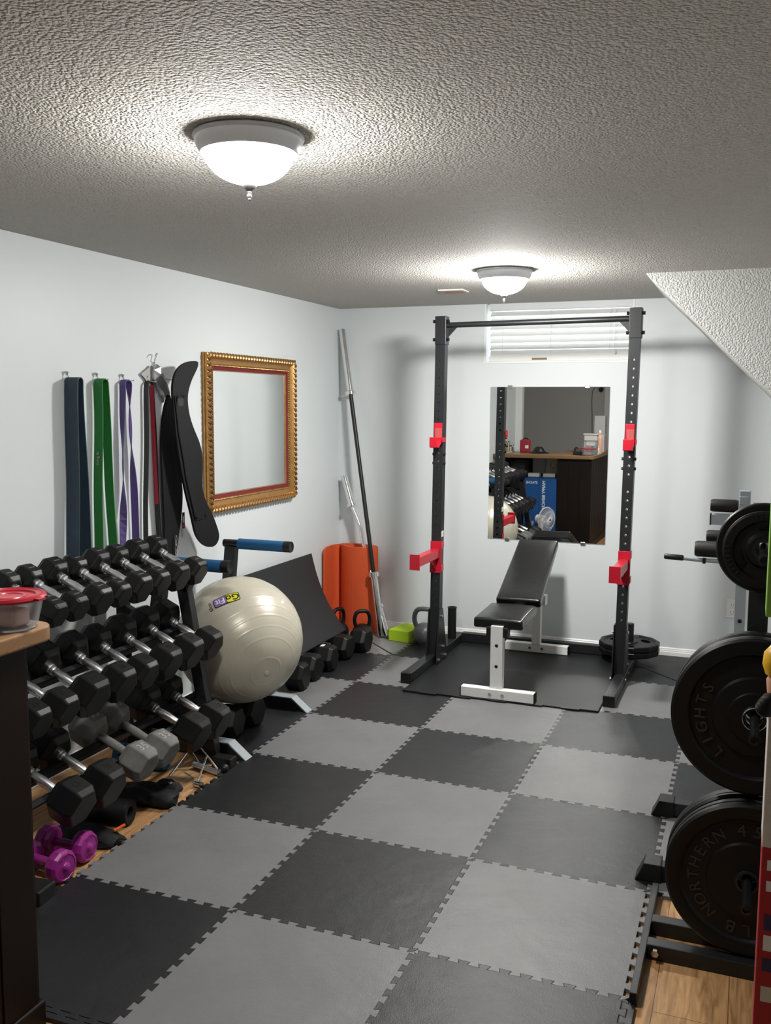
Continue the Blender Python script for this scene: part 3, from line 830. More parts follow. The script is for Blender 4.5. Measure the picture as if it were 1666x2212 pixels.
BR = [(2.15, 1.655), (2.12, 1.613), (2.092, 1.558), (2.071, 1.48), (2.059, 1.366), (2.063, 1.25), (2.07, 1.133), (2.082, 1.014), (2.087, 0.819), (2.185, 0.806), (2.21, 0.952), (2.230, 1.023), (2.240, 1.143), (2.228, 1.216), (2.215, 1.289), (2.195, 1.384), (2.185, 1.464), (2.175, 1.549)]
bt = thing('lifting_belt', 'wide black padded neoprene belt hanging between the bands and the gold mirror', 'belt', (-0.60, 2.25, 0.82))
def loc_poly(P): return [(y-2.25, z-0.82) for y, z in P]
bend = lambda y, z: 0.018*math.sin((z)*3.2) + 0.10*y*y
slab_from(loc_poly(BF), lambda y, z: 0.020+bend(y, z), 0.012, 'neoprene', 'front_flap', bt)
slab_from(loc_poly(BR), lambda y, z: -0.040+0.012*math.sin(z*3.2), 0.012, 'neoprene', 'rear_flap', bt)
INS = [(2.085, 1.63), (2.17, 1.636), (2.17, 1.57), (2.19, 1.46), (2.225, 1.34), (2.255, 1.22), (2.30, 1.10), (2.352, 1.008), (2.256, 1.003), (2.215, 1.10), (2.165, 1.22), (2.135, 1.34), (2.105, 1.45)]
slab_from(loc_poly(INS), lambda y, z: 0.0315+bend(y, z), 0.007, 'neoprene', 'padded_strip', bt)
bm = BM(); pp = loc_poly(INS); ring = []
for (ya, za), (yb, zb) in zip(pp, pp[1:]+pp[:1]):
    for k in range(5): ring.append(Vector((0.0345+bend(ya+(yb-ya)*k/5, za+(zb-za)*k/5), ya+(yb-ya)*k/5, za+(zb-za)*k/5)))
tube(bm, ring, 0.0042, 8, closed=True); link('piping', bm, 'neoprene', bt, smooth=True)
slab_from(loc_poly([(2.105, 1.62), (2.155, 1.622), (2.155, 1.585), (2.108, 1.582)]), lambda y, z: 0.0368+bend(y, z), 0.003, 'black_latex', 'loop_patch', bt)
bm = BM()
box(bm, (-0.008, -0.036, 0.143), (-0.006, -0.016, 0.225)); tg = link('care_tag', bm, 'black_latex', bt)
bm = BM(); box(bm, (-0.0058, -0.034, 0.148), (-0.0052, -0.018, 0.166)); link('red_square', bm, 'card_red', tg)
bm = BM(); box(bm, (-0.0058, -0.030, 0.172), (-0.0052, -0.024, 0.205)); link('white_lettering', bm, 'label_white', tg)
bm = BM()
for k in range(5):
    z = 0.10-k*0.024; q = 0.006
    ring = [(0.0 if k % 2 else q*math.cos(a), -0.09+(q*math.cos(a) if k % 2 else 0), z+0.015*math.sin(a)) for a in [2*PI*i/14 for i in range(14)]]
    tube(bm, [Vector(p)+Vector((-0.012, 0, 0)) for p in ring], 0.0018, 6, closed=True)
ch = link('chain', bm, 'silver_metal', bt, smooth=True)
bm = BM(); tube(bm, [(-0.08, -0.055, 0.90), (-0.05, -0.055, 0.895), (-0.01, -0.06, 0.885), (0.0, -0.06, 0.90)], 0.003, 8)
tube(bm, [(-0.02+0.012*math.cos(a), -0.06, 0.868+0.022*math.sin(a)) for a in [2*PI*i/16 for i in range(16)]], 0.004, 8, closed=True)
link('hanging_ring', bm, 'silver_metal', bt, smooth=True)
hk = thing('wall_hook', 'curved silver wall hook above the foil pouch, highest on the wall', 'hook', (XL, 2.085, 1.80))
bm = BM(); tube(bm, [(0, 0.012, -0.015), (0.008, 0.01, -0.005), (0.018, 0.0, 0.006), (0.020, 0.010, 0.022), (0.022, 0.016, 0.034), (0.030, 0.006, 0.040), (0.034, -0.012, 0.036), (0.036, -0.02, 0.026)], 0.0028, 8)
link('bent_wire', bm, 'chrome', hk, smooth=True)
bm = BM(); lathe(bm, [(0, 0), (0.010, 0), (0.010, 0.005), (0, 0.006)], 14, axis_m((0, 0.010, -0.014), (1, 0, 0))); link('screw_base', bm, 'silver_metal', hk)
pc = thing('foil_pouch', 'crumpled silver foil pouch hanging beside the padded belt', 'pouch', (XL+0.030, 2.11, 1.69))
FO = [(2.064, 1.786), (2.095, 1.773), (2.133, 1.72), (2.156, 1.688), (2.167, 1.646), (2.121, 1.599), (2.083, 1.663), (2.054, 1.713), (2.055, 1.758)]
slab_from([(y-2.11, z-1.69) for y, z in FO], lambda y, z: 0.008*math.sin(60*y+40*z), 0.010, 'foil', 'pouch_body', pc)
cd = thing('card_tag', 'grey square card hanging behind the foil pouch on the left wall', 'tag', (XL+0.012, 2.04, 1.71))
CA = [(1.977, 1.736), (2.071, 1.786), (2.11, 1.664), (2.077, 1.645), (2.006, 1.716)]
slab_from([(y-2.04, z-1.71) for y, z in CA], lambda y, z: 0.05*(y+0.06), 0.0015, 'tag_grey', 'card', cd)

# ------------------------------------------------------------------ dumbbells
def hex_head(bm, x0, x1, D, sgn, ch_in=0.72, ch_out=0.82):
    """hexagonal head between x0 (inner) and x1 (outer) along local x"""
    r = D/math.sqrt(3)
    L = x1-x0
    prof = [(0, x0), (r*ch_in, x0), (r, x0+L*0.20), (r, x0+L*0.80), (r*ch_out, x1), (0, x1)]
    M = Matrix.Rotation(PI/2, 4, 'Y') @ Matrix.Rotation(PI/2, 4, 'Z')
    return lathe(bm, prof, 6, M)
def make_dumbbell(D, HL, span, number, m_head, m_handle, label, nm='hex_dumbbell', mnum='number_rubber', handle_r=0.0158, size=0.032):
    """centre at the origin, axis along x; span = distance between the head centres"""
    t = thing(nm, label, 'dumbbell', (0, 0, 0))
    for s in (1, -1):
        bm = hex_head(BM(), s*(span/2-HL/2), s*(span/2+HL/2), D, s)
        h = link('head', bm, m_head, t, bevel=0.005, seg=2)
        if number:
            M = basis(Vector((s*span/2, 0, D/2+0.0001)), (0, 1, 0), (-1, 0, 0))
            bm = text_bm(number, size, 0.0008, M, bold=0.0008)
            link('number', bm, mnum, h)
    a = span/2-HL/2
    if m_handle == 'knurled_chrome':
        q = handle_r
        bm = BM(); prof = [(q*0.85, -a-0.004), (q*1.35, -a), (q*1.35, -a+0.006), (q*0.9, -a+0.008), (q*1.25, -a+0.011), (q*1.25, -a+0.017), (q*0.85, -a+0.02), (q*0.95, -a+0.03), (q*1.12, 0), (q*0.95, a-0.03), (q*0.85, a-0.02), (q*1.25, a-0.017), (q*1.25, a-0.011), (q*0.9, a-0.008), (q*1.35, a-0.006), (q*1.35, a), (q*0.85, a+0.004)]
        lathe(bm, prof, 20, Matrix.Rotation(PI/2, 4, 'Y'))
    else:
        bm = BM(); lathe(bm, [(handle_r, -a-0.004), (handle_r*1.05, -a*0.5), (handle_r*1.12, 0), (handle_r*1.05, a*0.5), (handle_r, a+0.004)], 18, Matrix.Rotation(PI/2, 4, 'Y'))
    link('handle', bm, m_handle, t, smooth=True)
    return t
def place_db(t, F, Bk):
    """set a dumbbell so its +x head is centred at F and the other at Bk"""
    F = Vector(F); Bk = Vector(Bk); d = (F-Bk).normalized()
    t.location = (F+Bk)/2
    t.rotation_euler = (0, -math.asin(d.z), math.atan2(d.y, d.x))
    t.rotation_euler = (Matrix.Rotation(math.atan2(d.y, d.x), 4, 'Z') @ Matrix.Rotation(-math.asin(max(-1, min(1, d.z))), 4, 'Y')).to_euler()
    return t
G1 = 'black hex dumbbells on the top shelf'; G2 = 'black hex dumbbells on the middle shelf'; G3 = 'dumbbells on the bottom shelf'; G4 = 'black hex dumbbells lying on the floor'
top_y = [0.734, 0.845, 0.976, 1.097, 1.226, 1.355, 1.493, 1.632]
mid_y = [0.555, 0.690, 0.845, 1.010, 1.160, 1.318, 1.482, 1.640]
bot_y = [0.651, 0.818, 1.040, 1.185, 1.400, 1.565]
n_top = ['5', '5', '8', '8', '10', '10', '12', '12']
n_mid = ['35', '35', '30', '30', '25', '25', '20', '20']
names = ['', 'nearest the ball', 'second from the ball end', 'third from the ball end', 'fourth from the ball end', 'fifth from the ball end', 'sixth from the ball end', 'seventh from the ball end', 'eighth from the ball end']
Ds = [0.094, 0.097, 0.112, 0.096, 0.116, 0.106, 0.118, 0.113]
for k, y in enumerate(top_y):
    t = make_dumbbell(Ds[k], 0.086, 0.215, '', 'black_rubber', 'knurled_chrome', 'black hex dumbbell on the top rack shelf, ' + names[8-k])
    for h in [c for c in t.children if c.name.startswith('head')]:
        s = 1 if sum(v.co.x for v in h.data.vertices) > 0 else -1
        bm = B((s*0.1075-0.0025, -0.015, Ds[k]/2), (s*0.1075+0.0025, 0.015, Ds[k]/2+0.0012)); link('label_bar', bm, 'engraved_glint', h)
    t['group'] = G1
    place_db(t, (-0.172, y, 0.872), (-0.372, y, 0.954))
for k, y in enumerate(mid_y):
    D = [0.114, 0.118, 0.146, 0.136, 0.122, 0.139, 0.140, 0.132][k]
    t = make_dumbbell(D, 0.104, 0.238, n_mid[k], 'black_rubber', 'knurled_chrome', 'black hex dumbbell on the middle rack shelf, ' + names[8-k])
    t['group'] = G2
    place_db(t, (-0.118, y, 0.552), (-0.334, y, 0.650))
blabs = ['large black hex dumbbell on the bottom shelf just behind the magenta pair', 'large black hex dumbbell on the bottom shelf beside the grey pair', 'worn grey iron hex dumbbell on the bottom shelf, nearer of the pair', 'worn grey iron hex dumbbell on the bottom shelf, farther of the pair', 'black hex dumbbell marked 40 on the bottom shelf beside the grey pair', 'black hex dumbbell marked 40 at the ball end of the bottom shelf']
for k, y in enumerate(bot_y):
    grey = k in (2, 3)
    D = [0.143, 0.145, 0.126, 0.122, 0.144, 0.140][k]
    t = make_dumbbell(D, 0.118 if not grey else 0.112, 0.262 if not grey else 0.250, ['45', '45', '35', '35', '40', '40'][k], 'grey_iron' if grey else 'black_rubber', 'grey_iron' if grey else 'knurled_chrome', blabs[k], mnum='iron_number' if grey else 'number_rubber', size=0.05 if grey else 0.042)
    t['group'] = G3
    place_db(t, (-0.048, y, 0.240), (-0.284, y+0.004, 0.338))

# ------------------------------------------------------------------ dumbbell rack
dr = thing('dumbbell_rack', 'black three shelf dumbbell rack along the left wall', 'rack', (-0.35, 1.03, ZF))
def LD(x, y, z): return (x+0.35, y-1.03, z-ZF)
for y in (0.345, 1.705):
    bm = BM(); beam(bm, LD(-0.272, y, 0.80), LD(-0.122, y, ZF), 0.045, 0.055, (1, 0, 0)); link('front_leg', bm, 'black_steel', dr, bevel=0.003)
    bm = BM(); beam(bm, LD(-0.60, y, 0.93), LD(-0.60, y, ZF), 0.045, 0.05, (1, 0, 0)); link('rear_leg', bm, 'black_steel', dr, bevel=0.003)
    bm = BM(); beam(bm, LD(-0.60, y, 0.925), LD(-0.235, y, 0.775), 0.045, 0.05); link('top_arm', bm, 'black_steel', dr, bevel=0.003)
    bm = BM(); beam(bm, LD(-0.60, y, 0.655), LD(-0.205, y, 0.478), 0.04, 0.045); link('middle_arm', bm, 'black_steel', dr, bevel=0.003)
    bm = BM(); beam(bm, LD(-0.60, y, 0.345), LD(-0.16, y, 0.165), 0.04, 0.045); link('bottom_arm', bm, 'black_steel', dr, bevel=0.003)
def rail(nm, F, Bk, u):
    F = Vector((F[0], 0, F[1])); Bk = Vector((Bk[0], 0, Bk[1])); d = (F-Bk).normalized()
    n = Vector((-d.z, 0, d.x)); n = n if n.z > 0 else -n
    c = (F+Bk)/2 + d*u - n*0.0255
    bm = BM(); M = Matrix.Translation(LD(c.x, 1.03, c.z)) @ Matrix.Rotation(math.asin(-d.z), 4, 'Y')
    box(bm, (-0.013, 0.325-1.03, -0.004), (0.013, 1.725-1.03, 0.004), M)
    box(bm, (-0.013 if u > 0 else 0.009, 0.325-1.03, -0.028), (-0.009 if u > 0 else 0.013, 1.725-1.03, 0.004), M)
    return link(nm, bm, 'black_steel', dr)
for nm, F, Bk, u in (('top', (-0.172, 0.872), (-0.372, 0.954), 0.046), ('middle', (-0.118, 0.552), (-0.334, 0.650), 0.048), ('bottom', (-0.048, 0.240), (-0.284, 0.338), 0.052)):
    rail(nm+'_front_rail', F, Bk, u); rail(nm+'_rear_rail', F, Bk, -u)

# floor dumbbells
proto = make_dumbbell(0.148, 0.118, 0.26, '50', 'black_rubber', 'knurled_chrome', 'black hex dumbbell on the floor, nearest the camera of the row beyond the ball', size=0.045)
proto['group'] = G4
spots = [((-0.25, 2.79), 4, 'black hex dumbbell on the floor touching the right side of the ball'), ((-0.262, 2.985), -2, 'black hex dumbbell on the floor, second beyond the ball'), ((-0.262, 3.205), 4, 'black hex dumbbell on the floor, third beyond the ball, with a white mark'), ((-0.275, 3.475), -3, 'black hex dumbbell on the floor, fourth beyond the ball'), ((-0.235, 3.680), -3, 'black hex dumbbell on the floor, farthest from the ball, below the kettlebell handle'), ((-0.212, 1.978), 4, 'black hex dumbbell under the ball, nearer the rack'), ((-0.205, 2.166), -4, 'black hex dumbbell under the ball, farther from the rack')]
for k, ((x, y), a, lab) in enumerate(spots):
    t = proto if k == 0 else dup(proto, lab)
    t['label'] = lab
    d = Vector((math.cos(R(a)), math.sin(R(a)), 0))
    c = Vector((x, y, 0.0745)) - d*0.13
    t.location = c; t.rotation_euler = (0, 0, R(a))
    if 'white mark' in lab:
        link('white_tape', B((0.10, -0.024, 0.0735), (0.122, 0.018, 0.0755)), 'label_white', t)

# magenta dumbbells
def vinyl_db(label):
    t = thing('vinyl_dumbbell', label, 'dumbbell', group='small magenta vinyl dumbbells')
    for s in (1, -1):
        bm = BM(); M = Matrix.Rotation(s*PI/2, 4, 'Y')
        lathe(bm, [(0, 0.045), (0.040, 0.047), (0.052, 0.055), (0.056, 0.065), (0.056, 0.088), (0.050, 0.098), (0.043, 0.101), (0.042, 0.098), (0.020, 0.099), (0.015, 0.101), (0.013, 0.106), (0.007, 0.110), (0, 0.111)], 12, M)
        h = link('head', bm, 'magenta_vinyl', t, bevel=0.002, seg=2)
        for q, a in ((0, 90), (1, 270)):
            M2 = basis(Vector((s*0.0985, 0.030*math.cos(R(a)), 0.030*math.sin(R(a)))), (0, s, 0), (0, 0, 1))
            bm = text_bm('10 LB', 0.016, 0.001, M2); link('number', bm, 'magenta_vinyl', h)
    bm = BM(); lathe(bm, [(0.016, -0.05), (0.0145, -0.02), (0.0155, 0), (0.0145, 0.02), (0.016, 0.05)], 18, Matrix.Rotation(PI/2, 4, 'Y'))
    link('handle', bm, 'magenta_vinyl', t, smooth=True)
    return t
v1 = vinyl_db('magenta vinyl dumbbell nearest the wooden bar, lying on the floor'); v1.location = (-0.106, 0.580, ZF+0.056); v1.rotation_euler = (R(15), 0, R(-6))
v2 = vinyl_db('magenta vinyl dumbbell behind the other magenta one, nearer the grey mat'); v2.location = (-0.126, 0.712, ZF+0.056); v2.rotation_euler = (0, 0, R(2))

# ------------------------------------------------------------------ exercise ball
BC = Vector((-0.205, 2.082, 0.456)); BRD = 0.306
bl = thing('exercise_ball', 'large pearly beige exercise ball resting on two dumbbells beside the rack', 'exercise ball', BC)
bm = BM(); prof = []
for k in range(0, 241):
    a = PI*k/240
    r = BRD + 0.0012*sum(math.exp(-((a-c)/0.010)**2) for c in [R(q) for q in (14, 32, 42, 52, 62, 72, 82, 98, 108, 118, 128, 138, 148, 166)])
    prof.append((r*math.sin(a) if 0 < k < 240 else 0.0, r*math.cos(a)))
lathe(bm, prof, 96, axis_m((0, 0, 0), (0.777, -0.544, -0.319)))
link('skin', bm, 'pearl_vinyl', bl, smooth=True)
pn = Vector((0.777, -0.544, -0.319)).normalized()
bm = BM(); lathe(bm, [(0.012, 0), (0.012, 0.003), (0.005, 0.004), (0, 0.004)], 16, axis_m(pn*(BRD+0.0005), pn)); link('plug', bm, 'cream', bl, smooth=True)
ln = Vector((0.133, -0.617, 0.775)).normalized()
cr, cu_ = rt2, up2
lx = math.cos(R(200))*cr + math.sin(R(200))*cu_; lx = (lx - fw*(lx.dot(ln)/fw.dot(ln))).normalized(); ly = ln.cross(lx)
def on_ball(off):
    return lambda p: (ln*BRD + lx*p.x + ly*p.y).normalized()*(BRD+off+max(0, p.z)*0.2)
def patch(w0, w1, h, rad, off, n=24):
    bm = BM(); pts = []
    def rr(x0, x1, y0, y1, r):
        P = []
        for cx, cy_, a0 in ((x1-r, y1-r, 0), (x0+r, y1-r, 90), (x0+r, y0+r, 180), (x1-r, y0+r, 270)):
            for q in range(6): P.append((cx+r*math.cos(R(a0+q*18)), cy_+r*math.sin(R(a0+q*18))))
        return P
    P = rr(w0, w1, -h/2, h/2, rad)
    vs = [bm.verts.new((x, y, 0)) for x, y in P]; f = bm.faces.new(vs); f.normal_update()
    bmesh.ops.triangulate(bm, faces=[f]); bmesh.ops.subdivide_edges(bm, edges=bm.edges[:], cuts=2)
    bmesh.ops.triangulate(bm, faces=bm.faces)
    fn = on_ball(off)
    for v_ in bm.verts: v_.co = fn(v_.co)
    return bm
lg = link('logo_border', patch(-0.064, 0.064, 0.054, 0.011, 0.0016), 'black_print', bl)
link('yellow_field', patch(-0.060, -0.001, 0.046, 0.008, 0.0024), 'yellow_print', lg)
link('violet_field', patch(0.001, 0.060, 0.046, 0.008, 0.0024), 'violet_print', lg)
link('word_go', text_bm('Go', 0.050, 0.0002, Matrix.Translation((-0.030, -0.001, 0)), on_ball(0.0032), bold=0.0006), 'black_print', lg)
link('word_fit', text_bm('Fit', 0.046, 0.0002, Matrix.Translation((0.030, -0.001, 0)), on_ball(0.0032), bold=0.0006), 'white_violet', lg)
link('size_mark', text_bm('65cm', 0.025, 0.0002, Matrix.Translation((0.083, 0.004, 0)) @ Matrix.Rotation(R(-90), 4, 'Z'), on_ball(0.0016), bold=0.0004), 'black_print', bl)

# ------------------------------------------------------------------ dip bar station
dp = thing('dip_station', 'black dip station with two blue foam handles and grey-tipped feet around the ball', 'dip station', (-0.30, 2.11, 0))
def LP(x, y, z): return (x+0.30, y-2.11, z)
for y, tipx, xh0, xh1, zh in ((1.760, 0.012, -0.46, -0.066, 0.873), (2.462, -0.025, -0.512, -0.118, 0.862)):
    bm = BM(); prism(bm, [LP(-0.60, y-0.028, 0.0), LP(tipx, y-0.028, 0.0), LP(tipx-0.085, y-0.028, 0.064), LP(-0.60, y-0.028, 0.064)], (0, 0.056, 0)); lg_ = link('foot', bm, 'black_steel', dp)
    bm = BM(); prism(bm, [LP(tipx+0.002, y-0.029, 0.0), LP(tipx+0.010, y-0.029, 0.0), LP(tipx-0.080, y-0.029, 0.070), LP(tipx-0.20, y-0.029, 0.070), LP(tipx-0.20, y-0.029, 0.0645), LP(tipx-0.085, y-0.029, 0.0645)], (0, 0.058, 0)); link('grey_tip', bm, 'machine_grey', lg_)
    bm = BM(); beam(bm, LP(-0.545, y, 0.06), LP(xh0+0.045, y, zh-0.012), 0.05, 0.06, (1, 0, 0)); link('upright', bm, 'black_steel', dp, bevel=0.003)
    bm = BM(); cyl(bm, LP(xh0, y, zh), LP(xh1, y, zh), 0.021, 20); link('handle_tube', bm, 'black_steel', dp, smooth=True)
    bm = BM(); cyl(bm, LP(xh0+0.09, y, zh), LP(xh1-0.035, y, zh), 0.0285, 24); link('foam_grip', bm, 'blue_foam', dp, smooth=True)
    bm = BM(); lathe(bm, [(0, 0.036), (0.020, 0.036), (0.022, 0.037), (0.028, 0.037), (0.029, 0.034), (0.029, 0), (0, 0)], 24, axis_m(LP(xh1-0.033, y, zh), (1, 0, 0))); link('end_cap', bm, 'black_plastic', dp, smooth=True)
bm = BM(); beam(bm, LP(-0.585, 1.79, 0.032), LP(-0.585, 2.434, 0.032), 0.05, 0.05); link('cross_tube', bm, 'black_steel', dp, bevel=0.003)

# leaning black board
bo = BM(); n = 14; y0, y1 = 2.70, 3.742
rows = []
for q in range(n+1):
    s = q/n; x = -0.640+0.008 + 0.250*s; z = 0.604*(1-s)+0.105*s
    sag = 0.040*math.sin(PI*s)
    rows.append((x-sag*0.85, z-sag*0.42))
T = 0.022
fwd = [(x, y0, z) for x, z in rows]; back = []
vs_f0 = [bo.verts.new((x+0.018, y0, z+0.010)) for x, z in rows]; vs_b0 = [bo.verts.new((x, y0, z)) for x, z in rows]
vs_f1 = [bo.verts.new((x+0.018, y1, z+0.010)) for x, z in rows]; vs_b1 = [bo.verts.new((x, y1, z)) for x, z in rows]
for q in range(n):
    bo.faces.new((vs_f0[q], vs_f0[q+1], vs_f1[q+1], vs_f1[q])); bo.faces.new((vs_b0[q], vs_b1[q], vs_b1[q+1], vs_b0[q+1]))
    bo.faces.new((vs_f0[q], vs_b0[q], vs_b0[q+1], vs_f0[q+1])); bo.faces.new((vs_f1[q], vs_f1[q+1], vs_b1[q+1], vs_b1[q]))
for a in (0, n): bo.faces.new((vs_f0[a], vs_f1[a], vs_b1[a], vs_b0[a]))
tag(link('folding_mat', bo, 'board_vinyl', bevel=0.004), 'black folded exercise mat leaning on the left wall behind the ball', 'exercise mat')

# orange mat, standing half unrolled in the corner
def strip_wall(bm, pts, th, z0, z1, cut_corner=None):
    """vertical sheet along an x-y path"""
    n = len(pts); P = [Vector((p[0], p[1], 0)) for p in pts]; L = []; Rr = []
    for k in range(n):
        d = (P[min(n-1, k+1)]-P[max(0, k-1)]).normalized(); q = Vector((-d.y, d.x, 0))
        L.append(P[k]+q*th/2); Rr.append(P[k]-q*th/2)
    def top(k):
        if cut_corner and k > n-1-cut_corner:
            u = (k-(n-1-cut_corner))/cut_corner
            return z1 - 0.045*(1-math.sqrt(max(0, 1-u*u)))
        return z1
    rows = [[bm.verts.new((a.x, a.y, z0)), bm.verts.new((b.x, b.y, z0)), bm.verts.new((b.x, b.y, top(k))), bm.verts.new((a.x, a.y, top(k)))] for k, (a, b) in enumerate(zip(L, Rr))]
    for A, D in zip(rows[:-1], rows[1:]):
        for k in range(4): bm.faces.new((A[k], A[(k+1) % 4], D[(k+1) % 4], D[k]))
    bm.faces.new(list(reversed(rows[0]))); bm.faces.new(rows[-1])
    return bm
OC = Vector((-0.478, 4.228)); pts = []
eu, ev = Vector((0.97, -0.24)), Vector((0.24, 0.97))
for k in range(0, 101):
    a = R(180 - 900 + 900*k/100); q = 0.72 + 0.28*(k/100)
    pts.append(OC + eu*(0.158*q*math.cos(a)) + ev*(0.085*q*math.sin(a)))
for x_, y_ in ((-0.640, 4.235), (-0.655, 4.215), (-0.662, 4.19), (-0.663, 4.16), (-0.663, 4.13), (-0.662, 4.10), (-0.661, 4.085), (-0.660, 4.07), (-0.660, 4.055), (-0.659, 4.045), (-0.659, 4.035), (-0.658, 4.028)):
    pts.append(Vector((x_, y_)))
tag(link('yoga_mat', strip_wall(BM(), pts, 0.010, 0.0, 0.605, 6), 'orange_foam'), 'orange exercise mat standing half unrolled in the far left corner', 'exercise mat')

# ------------------------------------------------------------------ barbells in the corner
def along(p, q, s): return Vector(p)+(Vector(q)-Vector(p))*s
bb = thing('barbell', 'long barbell with chrome sleeves leaning in the far left corner', 'barbell', (-0.242, 4.075, 0.0))
p0 = Vector((0, 0, 0.009)); p1 = Vector((-0.640+0.242, 4.305-4.075, 2.115)); L = (p1-p0).length; dv = (p1-p0)/L
for a, b, flip in ((0, 0.415, 1), (L-0.435, L, -1)):
    bm = BM(); cyl(bm, p0+dv*a, p0+dv*b, 0.025, 28)
    e_ = b if flip == 1 else a
    cyl(bm, p0+dv*(e_-0.005), p0+dv*(e_+0.028) if flip == 1 else p0+dv*(e_-0.03), 0.037, 28)
    cyl(bm, p0+dv*(0.0 if flip == 1 else L), p0+dv*(0.004 if flip == 1 else L+0.004), 0.019, 20)
    link('sleeve', bm, 'chrome', bb, smooth=True, bevel=0.0015)
bm = BM(); cyl(bm, p0+dv*0.43, p0+dv*(L-0.45), 0.0145, 18); link('shaft', bm, 'black_metal', bb, smooth=True)
ez = thing('curl_bar', 'short chrome curl bar with a zigzag shaft leaning behind the long barbell', 'barbell', (-0.205, 4.075, 0.0))
ex = lambda x, y, z: Vector((x+0.205, y-4.075, z))
q0, q1 = ex(-0.203, 4.074, 0.012), ex(-0.625, 4.300, 1.085)
Lq = (q1-q0).length; dq = (q1-q0)/Lq
for a, b, c_ in ((0, 0.20, 0.225), (Lq, Lq-0.205, Lq-0.23)):
    bm = BM(); cyl(bm, q0+dq*a, q0+dq*b, 0.0245, 26); cyl(bm, q0+dq*b, q0+dq*c_, 0.035, 26)
    link('sleeve', bm, 'chrome', ez, smooth=True, bevel=0.0015)
sd = Vector((1, 0.3, 0)); sd = (sd - dq*sd.dot(dq)).normalized()
pts = []
for s, o_ in ((0.225, 0), (0.29, 0.012), (0.35, 0.024), (0.46, 0.006), (0.56, 0.016), (0.66, 0.004), (0.77, 0.020), (0.85, 0.012), (Lq-0.23, 0)):
    pts.append(q0+dq*s+sd*o_)
# soften the bends
fine = []
for a, b in zip(pts[:-1], pts[1:]):
    for k in range(4): fine.append(a+(b-a)*k/4)
fine.append(pts[-1])
for _ in range(2): fine = [fine[0]]+[(fine[k-1]+fine[k]*2+fine[k+1])/4 for k in range(1, len(fine)-1)]+[fine[-1]]
bm = BM(); tube(bm, fine, 0.0135, 14); link('shaft', bm, 'chrome', ez, smooth=True)

# ------------------------------------------------------------------ kettlebells and foam block
def kettlebell(loc, rz, body_r, h_handle, hw, m, label, tr=0.0155):
    t = thing('kettlebell', label, 'kettlebell', loc, (0, 0, rz))
    prof = [(0, 0), (body_r*0.62, 0.0)]
    for k in range(0, 15):
        a = R(-52 + k*(52+75)/14); prof.append((body_r*math.cos(a), body_r*0.80+body_r*math.sin(a)*0.98))
    prof.append((0, body_r*0.80+body_r*0.98))
    bm = BM(); lathe(bm, prof, 36); link('body', bm, m, t, smooth=True)
    z0 = body_r*1.35
    pts = [(-hw*0.72, 0, z0), (-hw*0.95, 0, z0+0.03), (-hw*1.04, 0, z0+h_handle*0.55), (-hw*0.86, 0, z0+h_handle*0.88), (-hw*0.55, 0, z0+h_handle), (0, 0, z0+h_handle*1.02), (hw*0.55, 0, z0+h_handle), (hw*0.86, 0, z0+h_handle*0.88), (hw*1.04, 0, z0+h_handle*0.55), (hw*0.95, 0, z0+0.03), (hw*0.72, 0, z0)]
    f = []
    for a, b in zip(pts[:-1], pts[1:]):
        for k in range(4): f.append(Vector(a)+(Vector(b)-Vector(a))*k/4)
    f.append(Vector(pts[-1]))
    for _ in range(3): f = [f[0]]+[(f[k-1]+f[k]*2+f[k+1])/4 for k in range(1, len(f)-1)]+[f[-1]]
    bm = BM(); tube(bm, f, tr, 14); link('handle', bm, m, t, smooth=True)
    return t
kettlebell((0.078, 4.045, 0), R(8), 0.078, 0.125, 0.068, 'grey_vinyl', 'grey vinyl kettlebell on the floor behind the left rack upright', 0.0165)
kettlebell((-0.315, 3.90, 0), R(35), 0.072, 0.115, 0.052, 'black_rubber', 'black kettlebell standing in front of the orange mat', 0.013)
kettlebell((-0.49, 3.90, 0), R(70), 0.072, 0.115, 0.052, 'black_rubber', 'black kettlebell half hidden behind the leaning black mat', 0.013)
bm = B((-0.078, -0.115, 0), (0.078, 0.115, 0.078))
tag(link('yoga_block', bm, 'lime_foam', bevel=0.004, loc=(-0.072, 4.115, 0), rot=(0, 0, R(-10))), 'lime green foam yoga block on the floor by the far wall', 'yoga block')

# ------------------------------------------------------------------ plate tree on the right
pt = thing('plate_tree', 'black weight plate storage tree on the right loaded with discs', 'rack', (2.128, 1.0, ZF))
def LT(x, y, z): return (x-2.128, y-1.0, z-ZF)
bm = BM(); beam(bm, LT(2.120, 1.045, ZF+0.05), LT(2.118, 1.045, 1.32), 0.055, 0.055, (0, 1, 0)); link('post', bm, 'black_steel', pt, bevel=0.003)
for x, nm in ((1.852, 'base_bar'), (2.40, 'base_bar')):
    bm = B(LT(x-0.012, 0.60, ZF), LT(x+0.008, 1.235, ZF+0.040)); link(nm, bm, 'black_steel', pt, bevel=0.002)
for y in (0.865, 1.00):
    bm = BM(); beam(bm, LT(1.86, y, ZF+0.024), LT(2.40, y, ZF+0.024), 0.045, 0.045); h_ = link('cross_tube', bm, 'black_steel', pt, bevel=0.003)
bm = BM(); cyl(bm, LT(1.885, 0.84, ZF+0.03), LT(1.885, 0.825, ZF+0.03), 0.011, 6); link('bolt', bm, 'silver_metal', pt)
PEG = [(2.128, 0.748, 0.265), (2.128, 0.748, 0.742), (2.128, 0.80, 1.20)]
PG = [(2.124, 0.262, 0.74), (2.122, 0.735, 0.74), (2.124, 1.206, 0.80)]
